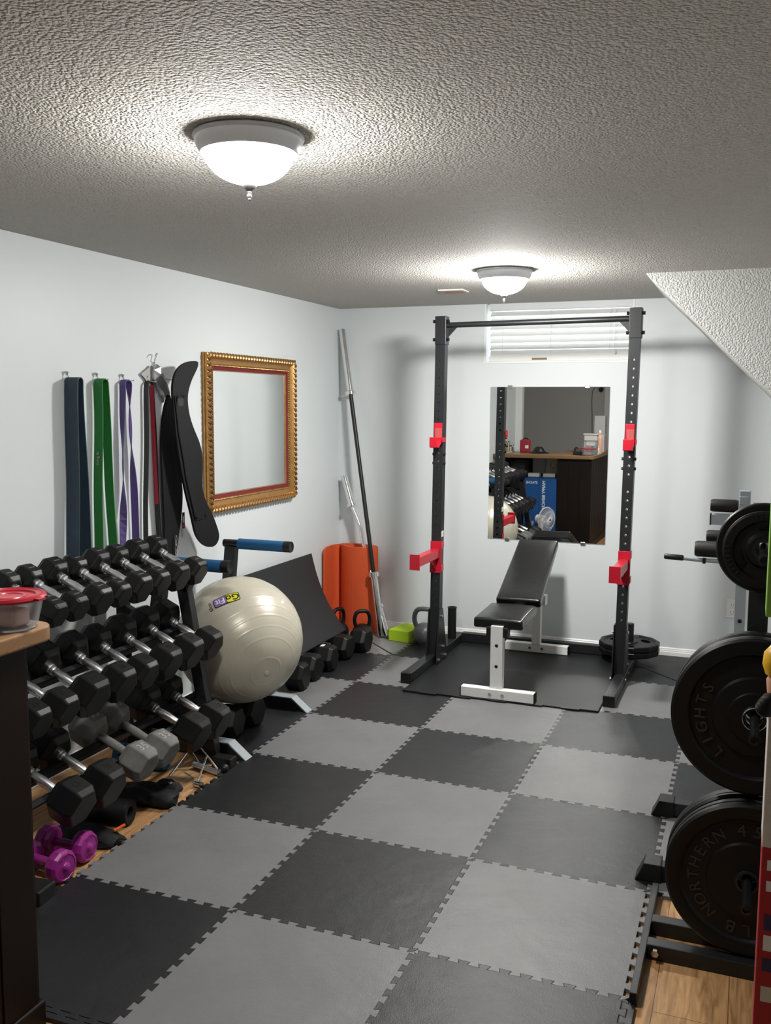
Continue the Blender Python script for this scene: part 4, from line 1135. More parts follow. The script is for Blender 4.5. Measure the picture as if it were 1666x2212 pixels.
for x, z, yend in PG:
    bm = BM(); cyl(bm, LT(x, 1.03, z+0.01), LT(x, yend, z-0.012), 0.0125, 16)
    lathe(bm, [(0.0125, 0), (0.0165, 0.002), (0.0165, 0.010), (0.010, 0.012), (0.008, 0.006), (0, 0.006)], 18, axis_m(LT(x, yend+0.006, z-0.012), (0, -1, -0.03)))
    link('peg', bm, 'black_metal', pt, smooth=True)
YAX = Matrix.Rotation(PI/2, 4, 'X')    # local z -> -y
def ring_text(word, rad, size, start, step, depth=0.0035):
    bm = BM()
    for k, ch in enumerate(word):
        if ch == ' ': continue
        a = start - k*step
        M = Matrix.Rotation(a, 4, 'Z') @ Matrix.Translation((0, rad, 0))
        merge(bm, text_bm(ch, size, depth, M))
    return bm
def big_plate(label, x, y, z, r, th, style, rot=0.0, text=None, group='large plates on the tree'):
    t = thing('weight_plate', label, 'weight plate', (x, y, z), (PI/2, 0, 0), group)
    k = r/0.225
    if style == 'flat':
        prof = [(0.026, 0.004), (0.033, 0.004), (0.034, 0.0), (0.108*k, 0.0), (0.112*k, -0.010), (0.176*k, -0.010), (0.182*k, -0.004), (0.188*k, 0.0), (0.218*k, 0.0), (r, -0.006), (r, -th*0.42), (r-0.004, -th*0.46), (r-0.004, -th*0.54), (r, -th*0.58), (r, -th+0.006), (0.218*k, -th), (0.026, -th)]
    else:
        prof = [(0.026, 0.012), (0.033, 0.012), (0.036, 0.006), (0.070*k, 0.006), (0.073*k, 0.0), (0.110*k, -0.002), (0.115*k, -0.012), (0.172*k, -0.012), (0.176*k, -0.004), (0.180*k, 0.0), (0.218*k, 0.0), (r, -0.006), (r, -th*0.30), (r-0.003, -th*0.36), (r, -th*0.42), (r, -th+0.006), (0.218*k, -th), (0.026, -th)]
    bm = BM(); lathe(bm, prof, 96, closed_prof=True); link('disc', bm, 'black_rubber', t, smooth=True)
    bm = BM(); lathe(bm, [(0.0255, -th*0.5), (0.0255, 0.0055), (0.031, 0.0055 if style == 'flat' else 0.0135), (0.0335, 0.004 if style == 'flat' else 0.012), (0.0335, 0.001)], 40); link('hub_ring', bm, 'silver_metal' if style != 'flat' else 'black_metal', t, smooth=True)
    if text:
        for word, rad, size, st, step in text:
            bm = ring_text(word, rad, size, st, step)
            for v_ in bm.verts: v_.co.z += -0.0105
            link('raised_word', bm, 'worn_lit_rubber', t)
    return t
big_plate('large black bumper plate with raised lettering at the bottom front of the plate tree', 2.124, 0.872, 0.262, 0.225, 0.055, 'flat', text=[('NORTHERN', 0.144, 0.046, R(137), R(14.8)), ('45', 0.146, 0.05, R(8), R(17)), ('LB', 0.146, 0.05, R(-26), R(17)), ('LIGHTS', 0.144, 0.046, R(-55), R(14.8)), ('LB', 0.146, 0.05, R(182), R(17))])
big_plate('large black plate behind the lettered bumper plate at the bottom of the tree', 2.122, 0.948, 0.262, 0.225, 0.055, 'ridge')
big_plate('large black plate with silver hub ring at the middle front of the plate tree', 2.122, 0.886, 0.735, 0.225, 0.045, 'ridge', text=[('LIGHTS', 0.144, 0.044, R(140), R(16)), ('NORTHERN', 0.144, 0.044, R(-50), R(14.8)), ('25', 0.197, 0.036, R(20), R(11))])
big_plate('second large black plate behind the front one at the middle of the tree', 2.122, 0.950, 0.735, 0.225, 0.045, 'ridge')
def spoke_plate(label, x, y, z, r, th, rot):
    prof = [(0.026, 0.006), (0.042, 0.006), (0.046, 0.0), (0.050, -0.008), (r*0.70, -0.009), (r*0.76, 0.0), (r*0.95, 0.0), (r, -0.006), (r, -th+0.005), (r*0.95, -th), (0.026, -th)]
    b = lathe(BM(), prof, 72, closed_prof=True); c = BM()
    for k in range(3):
        a = rot+k*2*PI/3; poly = []
        for q in range(16):
            u = -1+2*q/15; poly.append((r*0.74*math.cos(u*0.52), r*0.74*math.sin(u*0.52), -0.1))
        for q in range(10):
            u = 1-2*q/9; poly.append((r*0.50*math.cos(u*0.42), r*0.50*math.sin(u*0.42), -0.1))
        prism(c, poly, (0, 0, 0.2), Matrix.Rotation(a, 4, 'Z'))
    t = thing('weight_plate', label, 'weight plate', (x, y, z), (PI/2, 0, 0), 'small plates on the tree')
    link_me('disc', cut(b, c), 'black_rubber', t, smooth=True)
    for k in range(3):
        bm = BM()
        for q in range(7):
            a = rot+k*2*PI/3+R(-24+q*8)
            M = Matrix.Rotation(a, 4, 'Z'); box(bm, (r*0.80, -0.0025, -0.001), (r*0.93, 0.0025, 0.0025), M)
        link('grip_ridges', bm, 'black_rubber', t, bevel=0.001)
    bm = BM(); lathe(bm, [(0.0255, -th), (0.0255, 0.0085), (0.031, 0.0085), (0.031, 0.004)], 32); link('hub_ring', bm, 'black_metal', t, smooth=True)
    return t
spoke_plate('small black three grip plate at the top front of the plate tree', 2.124, 0.885, 1.206, 0.108, 0.026, R(80))
big_plate('wider black plate behind the small grip plate at the top of the tree', 2.124, 0.930, 1.206, 0.126, 0.03, 'ridge', group='small plates on the tree')

# ------------------------------------------------------------------ grey leg machine behind the tree
mc = thing('exercise_machine', 'grey framed exercise machine with black foam rollers behind the plate tree', 'exercise machine', (2.10, 2.75, 0))
def LM(x, y, z): return (x-2.10, y-2.75, z)
bm = BM(); beam(bm, LM(2.065, 2.80, 0.05), LM(2.062, 2.80, 1.21), 0.048, 0.05, (0, 1, 0)); p_ = link('post', bm, 'machine_grey', mc, bevel=0.003)
bm = B(LM(2.037, 2.772, 1.145), LM(2.075, 2.83, 1.185)); link('post_clamp', bm, 'machine_grey', mc, bevel=0.003)
bm = cyl(BM(), LM(2.064, 2.776, 0.60), LM(2.064, 2.768, 0.60), 0.009, 10); link('bolt', bm, 'black_plastic', p_)
bm = B(LM(1.915, 2.775, 1.047), LM(2.20, 2.825, 1.096)); link('seat_tube', bm, 'machine_grey', mc, bevel=0.002)
bm = B(LM(1.912, 2.774, 1.045), LM(1.918, 2.826, 1.098)); link('end_cap', bm, 'black_plastic', mc)
def roller(x0, x1, y, z, r, m='black_foam'):
    bm = BM(); n = x1-x0; lathe(bm, [(0, 0), (r*0.85, 0), (r, 0.012), (r, n-0.012), (r*0.85, n), (0, n)], 28, axis_m(LM(x0, y, z), (1, 0, 0))); return link('foam_roller', bm, m, mc, smooth=True)
roller(1.912, 2.035, 2.80, 1.136, 0.030)
roller(1.895, 2.05, 2.92, 0.975, 0.029)
roller(1.850, 2.20, 2.80, 0.927, 0.038)
bm = BM(); tube(bm, [LM(1.72, 2.78, 0.884), LM(1.80, 2.78, 0.880), LM(1.88, 2.78, 0.876), LM(2.2, 2.78, 0.873)], 0.010, 12); link('lever', bm, 'machine_grey', mc, smooth=True)
bm = BM(); lathe(bm, [(0, 0), (0.010, 0.001), (0.0135, 0.006), (0.0135, 0.085), (0.011, 0.09), (0, 0.09)], 18, axis_m(LM(1.712, 2.78, 0.8845), (1, 0, -0.04))); link('hand_grip', bm, 'black_plastic', mc, smooth=True)
bm = B(LM(1.888, 2.766, 0.862), LM(1.902, 2.794, 0.886)); link('lever_stop', bm, 'black_plastic', mc)
for y in (1.325, 1.870):
    bm = B(LM(1.83, y-0.025, 0.004), LM(2.30, y+0.025, 0.056)); link('base_tube', bm, 'black_steel', mc, bevel=0.003)
    bm = BM(); prism(bm, [LM(1.775, y-0.04, 0.0), LM(1.86, y-0.04, 0.0), LM(1.86, y-0.04, 0.064), LM(1.805, y-0.04, 0.064), LM(1.785, y-0.04, 0.018)], (0, 0.08, 0)); link('foot_cap', bm, 'black_plastic', mc, bevel=0.003)
bm = B(LM(2.12, 1.30, 0.02), LM(2.17, 2.83, 0.07)); link('spine_tube', bm, 'machine_grey', mc, bevel=0.003)
bm = B(LM(2.04, 2.76, 0.0), LM(2.17, 2.84, 0.05)); link('base_joint', bm, 'machine_grey', mc)

# ------------------------------------------------------------------ floor clutter by the dumbbell rack
def roll_obj(name, label, cat, a, b, r, m, hollow=0.3):
    a = Vector(a); b = Vector(b); L = (b-a).length
    prof = [(r*hollow, 0.004), (r*0.6, 0), (r*0.9, 0.0), (r, 0.01), (r*0.97, L*0.5), (r, L-0.01), (r*0.9, L), (r*0.6, L), (r*hollow, L-0.004), (r*hollow, L-0.03), (0, L-0.03)]
    bm = BM(); lathe(bm, [(0, 0.03), (r*hollow, 0.03)]+prof, 22, axis_m((0, 0, 0), b-a))
    o = link(name, bm, m, smooth=True, loc=a); return tag(o, label, cat)
roll_obj('ankle_weight', 'rolled black fabric ankle weight on the wood floor below the grey dumbbells', 'ankle weight', (-0.33, 0.98, ZF+0.050), (-0.075, 1.02, ZF+0.050), 0.050, 'neoprene', 0.45)
aw = thing('lifting_strap_pile', 'crumpled black straps with a metal stud on the wood floor by the silver handle', 'strap', (-0.15, 1.22, ZF))
def lump(c, s, seed):
    bm = BM(); bmesh.ops.create_icosphere(bm, subdivisions=3, radius=1)
    for v_ in bm.verts:
        nz = noise.noise(v_.co*1.6+Vector((seed, 0, 0)))
        v_.co = Vector((v_.co.x*s[0], v_.co.y*s[1], max(-s[2]*0.9, v_.co.z*s[2])))*(1+0.35*nz) + Vector(c)
        v_.co.z = max(0.001, v_.co.z)
    return bm
link('strap_body', lump((0, 0, 0.03), (0.14, 0.07, 0.045), 1.0), 'neoprene', aw, smooth=True)
link('strap_end', lump((0.06, 0.06, 0.045), (0.06, 0.05, 0.030), 5.0), 'neoprene', aw, smooth=True)
link('stud', lathe(BM(), [(0, 0.004), (0.006, 0.003), (0.008, 0)], 12, axis_m((0.085, 0.05, 0.075), (0.3, -0.4, 1))), 'silver_metal', aw, smooth=True)
sb = thing('strap_bundle', 'flat black strap bundle with an orange tab on the wood floor behind the magenta dumbbells', 'strap', (-0.15, 0.858, ZF))
link('strap_body', lump((0, 0, 0.02), (0.15, 0.068, 0.034), 9.0), 'neoprene', sb, smooth=True)
bm = BM(); box(bm, (-0.022, -0.006, -0.003), (0.022, 0.006, 0.003), Matrix.Translation((0.118, 0.035, 0.052)) @ Matrix.Rotation(R(55), 4, 'Z') @ Matrix.Rotation(R(-18), 4, 'Y')); link('orange_tab', bm, 'orange_tag', sb, bevel=0.001)
bm = BM(); tube(bm, [(0.10, 0.0, 0.03), (0.135, 0.005, 0.02), (0.16, 0.03, 0.006), (0.15, 0.06, 0.003)], 0.002, 6); link('loose_cord', bm, 'black_latex', sb)
tb = B((-0.09, -0.045, 0), (0.09, 0.045, 0.06)); tag(link('small_case', tb, 'black_plastic', bevel=0.006, loc=(-0.06, 0.432, ZF), rot=(0, 0, R(4))), 'small black case on the floor by the wooden bar below the magenta dumbbells', 'case')
hd = thing('row_handle', 'silver close grip row handle with wire arms on the wood floor by the mat edge', 'cable handle', (-0.09, 1.50, ZF))
def LH(x, y, z): return (x+0.09, y-1.50, z)
bm = cyl(BM(), LH(-0.165, 1.60, 0.016), LH(-0.012, 1.560, 0.016), 0.014, 18); link('grip', bm, 'knurled_chrome', hd, smooth=True)
bm = cyl(BM(), LH(-0.045, 1.425, 0.014), LH(-0.012, 1.418, 0.014), 0.014, 18); link('grip', bm, 'chrome', hd, smooth=True)
bm = BM(); tube(bm, [LH(-0.135, 1.595, 0.03), LH(-0.185, 1.60, 0.085), LH(-0.205, 1.47, 0.006)], 0.0045, 8)
tube(bm, [LH(-0.025, 1.565, 0.03), LH(-0.070, 1.555, 0.088), LH(-0.035, 1.423, 0.02)], 0.0045, 8)
tube(bm, [LH(-0.070, 1.555, 0.088), LH(-0.13, 1.60, 0.100)], 0.004, 8)
link('wire_arms', bm, 'chrome', hd, smooth=True)
bx = thing('black_handle_box', 'small black block attachment with a round knob at the foot of the dip station', 'attachment', (-0.012, 1.648, ZF))
bm = B((-0.075, -0.03, 0), (0.02, 0.03, 0.055)); link('block', bm, 'black_plastic', bx, bevel=0.004)
bm = BM(); lathe(bm, [(0, -0.022), (0.012, -0.018), (0.021, -0.007), (0.022, 0.004), (0.016, 0.015), (0, 0.022)], 20, Matrix.Translation((0.005, -0.055, 0.024))); link('round_knob', bm, 'black_plastic', bx, smooth=True)
bm = BM(); tube(bm, [(-0.16, -0.02, 0.015), (-0.12, -0.02, 0.03), (-0.075, 0, 0.03)], 0.010, 10); link('stem', bm, 'black_plastic', bx, smooth=True)
roll_obj('blue_roller', 'small blue foam roller lying behind the 40 dumbbells under the rack', 'foam roller', (-0.50, 1.50, ZF+0.052), (-0.26, 1.53, ZF+0.052), 0.052, 'blue_foam', 0.3)

# ------------------------------------------------------------------ bar with counter, left foreground
ba = thing('wooden_bar', 'dark stained wooden bar cabinet in the left foreground', 'bar', (0.235, -0.83, ZF))
def LC(x, y, z): return (x-0.235, y+0.83, z-ZF)
bm = B(LC(0.046, -1.62, ZF), LC(0.424, -0.048, 1.003)); link('carcass', bm, 'dark_wood', ba)
bm = BM()
for k in range(12):
    y1 = -0.055-k*0.13; y0 = y1-0.118
    box(bm, LC(0.4235, y0, ZF+0.07), LC(0.4285, y1, 1.003))
link('side_planks', bm, 'dark_wood', ba, bevel=0.002)
bm = BM()
for k in range(3):
    x0 = 0.050+k*0.1255; box(bm, LC(x0, -0.0485, ZF+0.07), LC(x0+0.121, -0.044, 1.003))
link('end_planks', bm, 'dark_wood', ba, bevel=0.002)
bm = B(LC(0.036, -1.62, ZF), LC(0.437, -0.036, ZF+0.07)); link('plinth', bm, 'dark_wood', ba, bevel=0.006)
bm = B(LC(-0.676, -0.60, ZF), LC(0.046, -0.58, 1.003)); link('rear_panel', bm, 'dark_wood', ba)
bm = B(LC(-0.676, -0.10, ZF), LC(-0.56, -0.085, 1.003)); link('corner_panel', bm, 'dark_wood', ba)
bm = BM(); poly = [(XL+0.002, 0.032)]
for k in range(9): a = R(90-k*90/8); poly.append((0.455-0.055+0.055*math.cos(a)+0.005, 0.032-0.055+0.055*math.sin(a)))
poly += [(0.460, -1.64), (-0.02, -1.64), (-0.02, -0.56), (XL+0.002, -0.56)]
prism(bm, [(x, y, 1.003) for x, y in poly], (0, 0, 0.040))
tag(link('counter_top', bm, 'counter_wood', bevel=0.006, seg=3), 'wood counter top with a rounded corner on the dark wooden bar', 'counter top')
ZT = 1.0432
fc = thing('food_container', 'clear food tub with a red lid on the counter corner at the left edge', 'food container', (0.385, -0.055, ZT))
bm = BM(); lathe(bm, [(0, 0.0), (0.060, 0.0), (0.064, 0.003), (0.080, 0.070), (0.084, 0.072), (0.084, 0.075), (0.078, 0.075), (0.062, 0.006), (0, 0.004)], 48); link('tub', bm, 'clear_plastic', fc, smooth=True)
bm = BM(); lathe(bm, [(0, 0.079), (0.03, 0.079), (0.032, 0.081), (0.042, 0.081), (0.044, 0.079), (0.060, 0.079), (0.062, 0.083), (0.074, 0.083), (0.077, 0.086), (0.085, 0.084), (0.088, 0.078), (0.086, 0.0735), (0.083, 0.076), (0, 0.076)], 48)
box(bm, (0.078, -0.012, 0.076), (0.102, 0.012, 0.081)); link('lid', bm, 'red_lid', fc, smooth=True)
bm = BM(); box(bm, (-0.045, -0.03, 0.005), (0.04, 0.03, 0.05)); link('contents', bm, 'pink_food', fc, bevel=0.012, seg=3)

# things on the counter, seen in the wall mirror
ph = thing('water_pitcher', 'clear pitcher with pale grey top on the counter behind the red lidded tub', 'pitcher', (0.385, -0.24, ZT))
bm = B((-0.075, -0.055, 0), (0.075, 0.055, 0.16)); link('jug', bm, 'clear_plastic', ph, bevel=0.02, seg=3)
bm = B((-0.072, -0.052, 0.158), (0.072, 0.052, 0.225)); box(bm, (-0.085, -0.058, 0.222), (0.08, 0.058, 0.238)); link('filter_top', bm, 'grey_plastic', ph, bevel=0.008, seg=3)
bm = B((-0.05, -0.03, 0.10), (0.05, 0.03, 0.155)); link('filter_cup', bm, 'outlet_white', ph, bevel=0.01)
def bottle(nm, label, x, y, r, h, m, mcap, cap_h=0.03, neck=0.45):
    t = thing(nm, label, 'bottle', (x, y, ZT), group='bottles on the bar counter')
    bm = BM(); lathe(bm, [(0, 0), (r*0.95, 0), (r, 0.006), (r, h*0.62), (r*0.9, h*0.70), (r*neck, h*0.80), (r*neck, h-cap_h), (0, h-cap_h)], 20); link('body', bm, m, t, smooth=True)
    bm = BM(); lathe(bm, [(0, h-cap_h), (r*neck*1.15, h-cap_h), (r*neck*1.1, h), (0, h)], 16); link('cap', bm, mcap, t)
    return t
bottle('spray_bottle', 'teal spray bottle with a dark trigger on the counter beside the pitcher', 0.40, -0.42, 0.035, 0.24, 'teal_liquid', 'dark_green')
bottle('bottle', 'tall beige bottle on the counter behind the pitcher', 0.435, -0.55, 0.03, 0.27, 'skin_plastic', 'label_white')
bottle('bottle', 'small cream bottle on the counter near its right edge', 0.44, -0.36, 0.026, 0.10, 'cream', 'label_white')
o = tag(link('storage_tub', B((-0.09, -0.09, 0), (0.09, 0.09, 0.21)), 'grey_plastic', bevel=0.01, loc=(0.365, -0.85, ZT)), 'pale grey storage tub on the far right of the counter', 'tub')
o = tag(link('carton', B((-0.065, -0.08, 0), (0.065, 0.08, 0.43)), 'grey_plastic', bevel=0.003, loc=(0.345, -1.20, ZT)), 'tall grey carton on the counter behind the storage tub', 'carton')
bc = thing('black_gadget', 'black tripod gadget lying on the counter beside the pitcher', 'gadget', (0.255, -0.12, ZT))
link('base', B((-0.045, -0.03, 0), (0.05, 0.03, 0.04)), 'black_plastic', bc, bevel=0.006); bm = BM(); tube(bm, [(-0.02, 0, 0.03), (-0.03, 0, 0.07), (-0.015, 0, 0.085), (0.01, 0, 0.07)], 0.009, 8); link('arm', bm, 'black_plastic', bc, smooth=True)
rb = thing('red_bag', 'red first aid style bag with a black strap on the counter', 'bag', (-0.415, -0.45, ZT))
link('bag_body', B((-0.055, -0.05, 0), (0.055, 0.05, 0.15)), 'bag_red', rb, bevel=0.015, seg=3)
bm = BM(); tube(bm, [(-0.03, 0, 0.145), (-0.015, 0, 0.165), (0.02, 0, 0.165), (0.04, 0, 0.145)], 0.008, 8); link('strap', bm, 'black_plastic', rb, smooth=True)
link('white_patch', B((0.01, 0.05, 0.05), (0.05, 0.052, 0.085)), 'label_white', rb)
bm = BM(); lathe(bm, [(0, 0.085), (0.03, 0.083), (0.055, 0.06), (0.07, 0.03), (0.12, 0.012), (0.12, 0.008), (0.066, 0.012), (0, 0.012)], 32)
tag(link('brimmed_hat', bm, 'black_metal', smooth=True, loc=(-0.225, -0.33, ZT-0.008)), 'dark wide brimmed cap lying on the counter beside the red bag', 'cap')
sr = thing('spice_rack', 'two tier clear rack of small jars on the counter by the left wall', 'rack', (-0.62, -0.42, ZT))
link('step', B((-0.05, -0.16, 0), (0.0, 0.16, 0.055)), 'cream', sr); link('base', B((0.0, -0.16, 0), (0.05, 0.16, 0.01)), 'cream', sr)
JM = ['amber', 'label_white', 'cream', 'amber', 'black_plastic']
for row in range(2):
    for k in range(7):
        x = -0.62+(-0.025 if row else 0.025); z = ZT+(0.055 if row else 0.010)
        t = thing('spice_jar', 'small spice jar on the %s of the clear rack, %s from the front' % ('upper tier' if row else 'lower tier', ORD[k+1]), 'jar', (x, -0.28-k*0.045, z), group='spice jars on the counter rack')
        bm = BM(); lathe(bm, [(0, 0), (0.018, 0), (0.019, 0.003), (0.019, 0.05), (0.015, 0.056), (0, 0.056)], 14); link('jar_glass', bm, JM[(k*2+row) % 5], t, smooth=True)
        bm = BM(); lathe(bm, [(0, 0.055), (0.0165, 0.055), (0.0165, 0.072), (0, 0.072)], 14); link('lid', bm, ['black_plastic', 'label_white', 'black_plastic', 'amber'][(k+row) % 4], t)

# under the counter and on the floor behind the bar (seen in the mirror)
bb_ = thing('blue_carton', 'tall bright blue cardboard carton standing under the counter', 'carton', (-0.140, -0.20, ZF))
link('carton_body', B((-0.185, -0.17, 0), (0.185, 0.17, 0.785)), 'blue_box', bb_, bevel=0.003)
bm = B((-0.012, 0.1695, 0), (-0.008, 0.171, 0.785)); link('seam', bm, 'navy_bin', bb_)
link('small_print', text_bm('STACHE', 0.036, 0.0004, basis(Vector((-0.095, 0.1706, 0.735)), (-1, 0, 0), (0, 0, 1)), bold=0.0008), 'white_print', bb_)
link('vertical_print', text_bm('MAPPY BENCH', 0.048, 0.0004, basis(Vector((0.045, 0.1706, 0.60)), (0, 0, -1), (-1, 0, 0)), bold=0.0010), 'white_print', bb_)
link('low_print', text_bm('BENCH', 0.034, 0.0004, basis(Vector((-0.075, 0.1706, 0.24)), (0, 0, -1), (-1, 0, 0))), 'white_print', bb_)
for lab, lo, hi, m in (('dark navy storage bin under the counter beside the blue carton', (-0.52, -0.50, ZF), (-0.345, -0.14, 0.62), 'navy_bin'), ('black storage bin under the counter near the left wall', (-0.53, -0.54, 0.625), (-0.36, -0.2, 0.95), 'black_plastic')):
    c_ = [(a+b)/2 for a, b in zip(lo, hi)]
    tag(link('storage_bin', B([a-c for a, c in zip(lo, c_)], [b-c for b, c in zip(hi, c_)]), m, bevel=0.008, loc=c_), lab, 'bin')
tag(link('spirit_level', B((-0.010, -0.018, 0), (0.010, 0.018, 0.98)), 'yellow_plastic', bevel=0.002, loc=(-0.575, -0.05, ZF)), 'yellow level standing upright against the bar by the left wall', 'level')
ow = thing('framed_print', 'cream framed print with a dark motif standing under the counter', 'picture', (-0.075, -0.555, 0.785))
link('frame', B((-0.115, -0.012, 0), (0.115, 0.0, 0.21)), 'grey_plastic', ow, bevel=0.004); link('paper', B((-0.095, 0.0, 0.015), (0.095, 0.0015, 0.195)), 'cream', ow)
bm = BM(); tube(bm, [(-0.02+0.035*math.cos(a), 0.002, 0.11+0.04*math.sin(a)) for a in [2*PI*q/16 for q in range(16)]], 0.005, 6, closed=True); tube(bm, [(-0.05, 0.002, 0.15), (0.01, 0.002, 0.155), (0.03, 0.002, 0.14)], 0.005, 6); link('motif', bm, 'dark_gold', ow)
tag(link('display_board', B((-0.075, -0.015, 0), (0.075, 0.015, 0.20)), 'grey_plastic', loc=(-0.265, -0.555, 0.79)), 'pale grey panel standing under the counter behind the blue carton', 'panel')
tag(link('white_roll_box', B((-0.065, -0.05, 0), (0.065, 0.05, 0.04)), 'label_white', bevel=0.004, loc=(-0.265, -0.30, 0.7735)), 'white flat box on top of the blue carton, left one', 'box')
tag(link('white_roll_box', B((-0.07, -0.05, 0), (0.07, 0.05, 0.04)), 'cream', bevel=0.004, loc=(-0.085, -0.30, 0.7735)), 'cream flat box on top of the blue carton, right one', 'box')
sh = B((-0.19, -0.09, 0), (0.19, 0.09, 0.785)); tag(link('cabinet_box', sh, 'black_metal', loc=(-0.15, -0.48, ZF)), 'dark cabinet under the counter behind the blue carton', 'cabinet')
fn_ = thing('desk_fan', 'white desk fan with a wire cage on the floor in front of the blue carton', 'fan', (-0.02, 0.20, 0.0003), (0, 0, R(-62)))
FZ = 0.335
bm = BM(); lathe(bm, [(0, 0), (0.10, 0), (0.105, 0.01), (0.09, 0.03), (0.03, 0.045), (0.018, 0.06), (0.016, FZ-0.06), (0.022, FZ-0.04), (0, FZ-0.04)], 28, Matrix.Translation((0, -0.05, 0))); link('stand', bm, 'fan_white', fn_, smooth=True)
bm = BM(); lathe(bm, [(0, -0.135), (0.03, -0.132), (0.047, -0.115), (0.050, -0.04), (0.042, -0.02), (0, -0.018)], 26, Matrix.Translation((0, 0, FZ)) @ Matrix.Rotation(-PI/2, 4, 'X')); link('motor', bm, 'fan_white', fn_, smooth=True)
bm = BM(); MF = Matrix.Translation((0, 0, FZ)) @ Matrix.Rotation(-PI/2, 4, 'X')
for k in range(44):
    a = 2*PI*k/44
    pts = [(0.028, 0.060), (0.09, 0.055), (0.128, 0.035), (0.140, 0.010), (0.128, -0.012), (0.08, -0.025), (0.045, -0.025)]
    tube(bm, [MF @ Vector((r*math.cos(a), r*math.sin(a), z)) for r, z in pts], 0.0013, 4, caps=False)
for r, z in ((0.140, 0.010), (0.137, 0.016), (0.09, 0.055)): tube(bm, [MF @ Vector((r*math.cos(a), r*math.sin(a), z)) for a in [2*PI*q/40 for q in range(40)]], 0.0022, 6, closed=True)
link('cage', bm, 'fan_white', fn_, smooth=True)
bm = BM(); lathe(bm, [(0, 0.066), (0.026, 0.064), (0.030, 0.058), (0, 0.058)], 24, MF); hb = link('badge', bm, 'fan_white', fn_, smooth=True)
link('badge_mark', lathe(BM(), [(0, 0.0668), (0.013, 0.0668), (0.013, 0.066)], 20, MF), 'black_plastic', hb)
bm = BM()
for k in range(3):
    Mb = MF @ Matrix.Rotation(k*2*PI/3, 4, 'Z') @ Matrix.Rotation(R(28), 4, 'X')
    poly = [(0.018, -0.012, 0), (0.06, -0.05, 0), (0.115, -0.045, 0), (0.12, 0.0, 0), (0.10, 0.035, 0), (0.05, 0.03, 0), (0.018, 0.012, 0)]
    prism(bm, [Vector(p)+Vector((0, 0, 0.012)) for p in poly], (0, 0, 0.002), Mb)
lathe(bm, [(0, -0.005), (0.022, -0.005), (0.022, 0.03), (0, 0.034)], 20, MF); link('blades', bm, 'clear_plastic', fn_)
cm = thing('wall_camera', 'small white and black camera with a hanging cord on the back wall', 'camera', (0.02, YB, 1.86))
bm = BM(); lathe(bm, [(0, 0), (0.035, 0.0), (0.04, 0.03), (0.03, 0.07), (0, 0.075)], 20, axis_m((-0.01, 0, 0.02), (0, 1, 0))); link('housing', bm, 'white_paint', cm, smooth=True)
bm = BM(); lathe(bm, [(0, 0), (0.03, 0), (0.032, 0.05), (0, 0.055)], 20, axis_m((0.03, 0.02, -0.03), (0, 1, -0.2))); link('lens', bm, 'black_plastic', cm, smooth=True)
bm = BM(); tube(bm, [(-0.05, 0.02, 0.01), (-0.10, 0.012, -0.06), (-0.105, 0.01, -0.2), (-0.095, 0.01, -0.4), (-0.085, 0.01, -0.7), (-0.08, 0.01, -1.0)], 0.004, 6); link('cord', bm, 'black_plastic', cm)

# ------------------------------------------------------------------ shelf of boxes at the right edge
sf = thing('shelf_unit', 'dark shelf unit at the right edge holding boxes and a toy', 'shelf', (2.30, 0.0, ZF))
def LS(x, y, z): return (x-2.30, y, z-ZF)
bm = B(LS(2.146, 0.012, ZF), LS(2.155, 0.30, 0.905)); link('side_panel', bm, 'black_metal', sf)
bm = B(LS(2.62, 0.012, ZF), LS(2.635, 0.30, 0.905)); link('side_panel', bm, 'black_metal', sf)
bm = B(LS(2.155, 0.29, ZF), LS(2.62, 0.30, 0.905)); link('back_panel', bm, 'black_metal', sf)
for z in (0.08, 0.42): 
    bm = B(LS(2.155, 0.012, z), LS(2.62, 0.29, z+0.015)); link('shelf_board', bm, 'black_metal', sf)
bm = B(LS(2.146, 0.012, 0.905), LS(2.635, 0.30, 0.92)); link('top_board', bm, 'black_metal', sf)
def carton(label, lo, hi, m, stripes=()):
    c_ = [(a+b)/2 for a, b in zip(lo, hi)]; c_[2] = lo[2]
    t = thing('game_box', label, 'box', c_, group='boxes at the right edge')
    link('box_body', B([a-c for a, c in zip(lo, c_)], [b-c for b, c in zip(hi, c_)]), m, t, bevel=0.002)
    for z0, z1, mm in stripes:
        bm = B((lo[0]-c_[0]+0.010, lo[1]-c_[1]-0.0008, z0-c_[2]), (hi[0]-c_[0], lo[1]-c_[1], z1-c_[2])); link('printed_stripe', bm, mm, t)
    return t
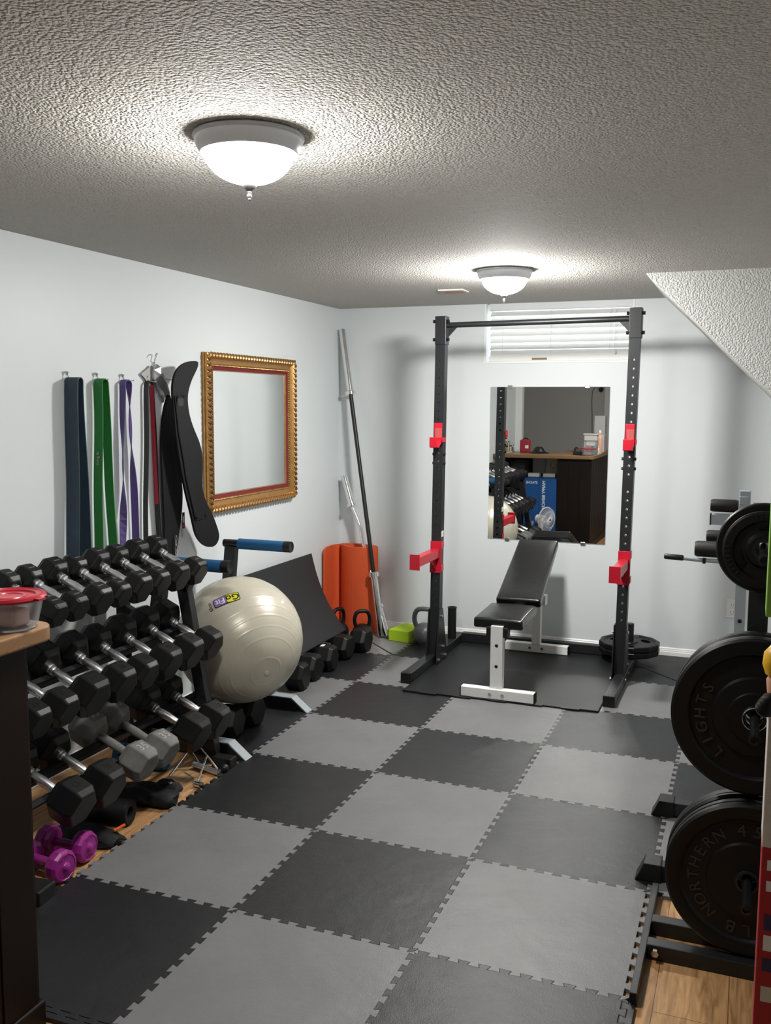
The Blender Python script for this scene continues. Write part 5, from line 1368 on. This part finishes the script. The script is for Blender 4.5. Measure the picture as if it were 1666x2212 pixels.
carton('tall speckled white carton on end in front of the shelf at the right edge', (2.130, -0.08, 0.80), (2.40, 0.008, 1.060), 'card_white')
carton('red and white striped box with navy patches standing under the white carton', (2.131, -0.075, 0.395), (2.42, 0.006, 0.7985), 'card_red', [(0.755, 0.775, 'label_white'), (0.715, 0.735, 'label_white'), (0.64, 0.67, 'card_navy'), (0.60, 0.63, 'label_white'), (0.56, 0.585, 'card_navy'), (0.50, 0.53, 'cream')])
carton('white and red box at the bottom of the pile at the right edge', (2.137, -0.07, ZF), (2.45, 0.006, 0.3935), 'label_white', [(0.02, 0.18, 'card_red')])
carton('green and teal printed box standing on the shelf top at the right edge', (2.1185, 0.02, 1.205), (2.45, 0.10, 1.50), 'card_green', [(1.30, 1.42, 'card_teal'), (1.44, 1.48, 'yellow_plastic')])
carton('black carton on the shelf top under the green box', (2.15, 0.02, 0.921), (2.50, 0.28, 1.204), 'black_metal')
ty = thing('toy_figure', 'yellow and pink plastic toy standing on the white carton at the right edge', 'toy', (2.142, -0.03, 1.0605))
bm = BM(); lathe(bm, [(0, 0), (0.013, 0.0), (0.016, 0.02), (0.018, 0.04), (0.012, 0.052), (0, 0.055)], 20); link('body', bm, 'skin_plastic', ty, smooth=True)
bm = BM(); lathe(bm, [(0, 0.045), (0.020, 0.05), (0.026, 0.068), (0.024, 0.090), (0.012, 0.105), (0, 0.108)], 20); link('yellow_top', bm, 'yellow_plastic', ty, smooth=True)
kb = thing('coiled_handle', 'black ribbed rubber handle hanging at the carton top by the yellow toy', 'handle', (2.128, -0.088, 1.072))
bm = BM(); lathe(bm, [(0, -0.03), (0.016, -0.03), (0.020, -0.022), (0.012, -0.016), (0.020, -0.010), (0.012, -0.004), (0.019, 0.002), (0.011, 0.008), (0.017, 0.014), (0.008, 0.022), (0, 0.026)], 22, Matrix.Scale(0.85, 4) @ Matrix.Rotation(R(20), 4, 'Y') @ Matrix.Rotation(R(35), 4, 'X')); link('ribbed_body', bm, 'black_rubber', kb, smooth=True)
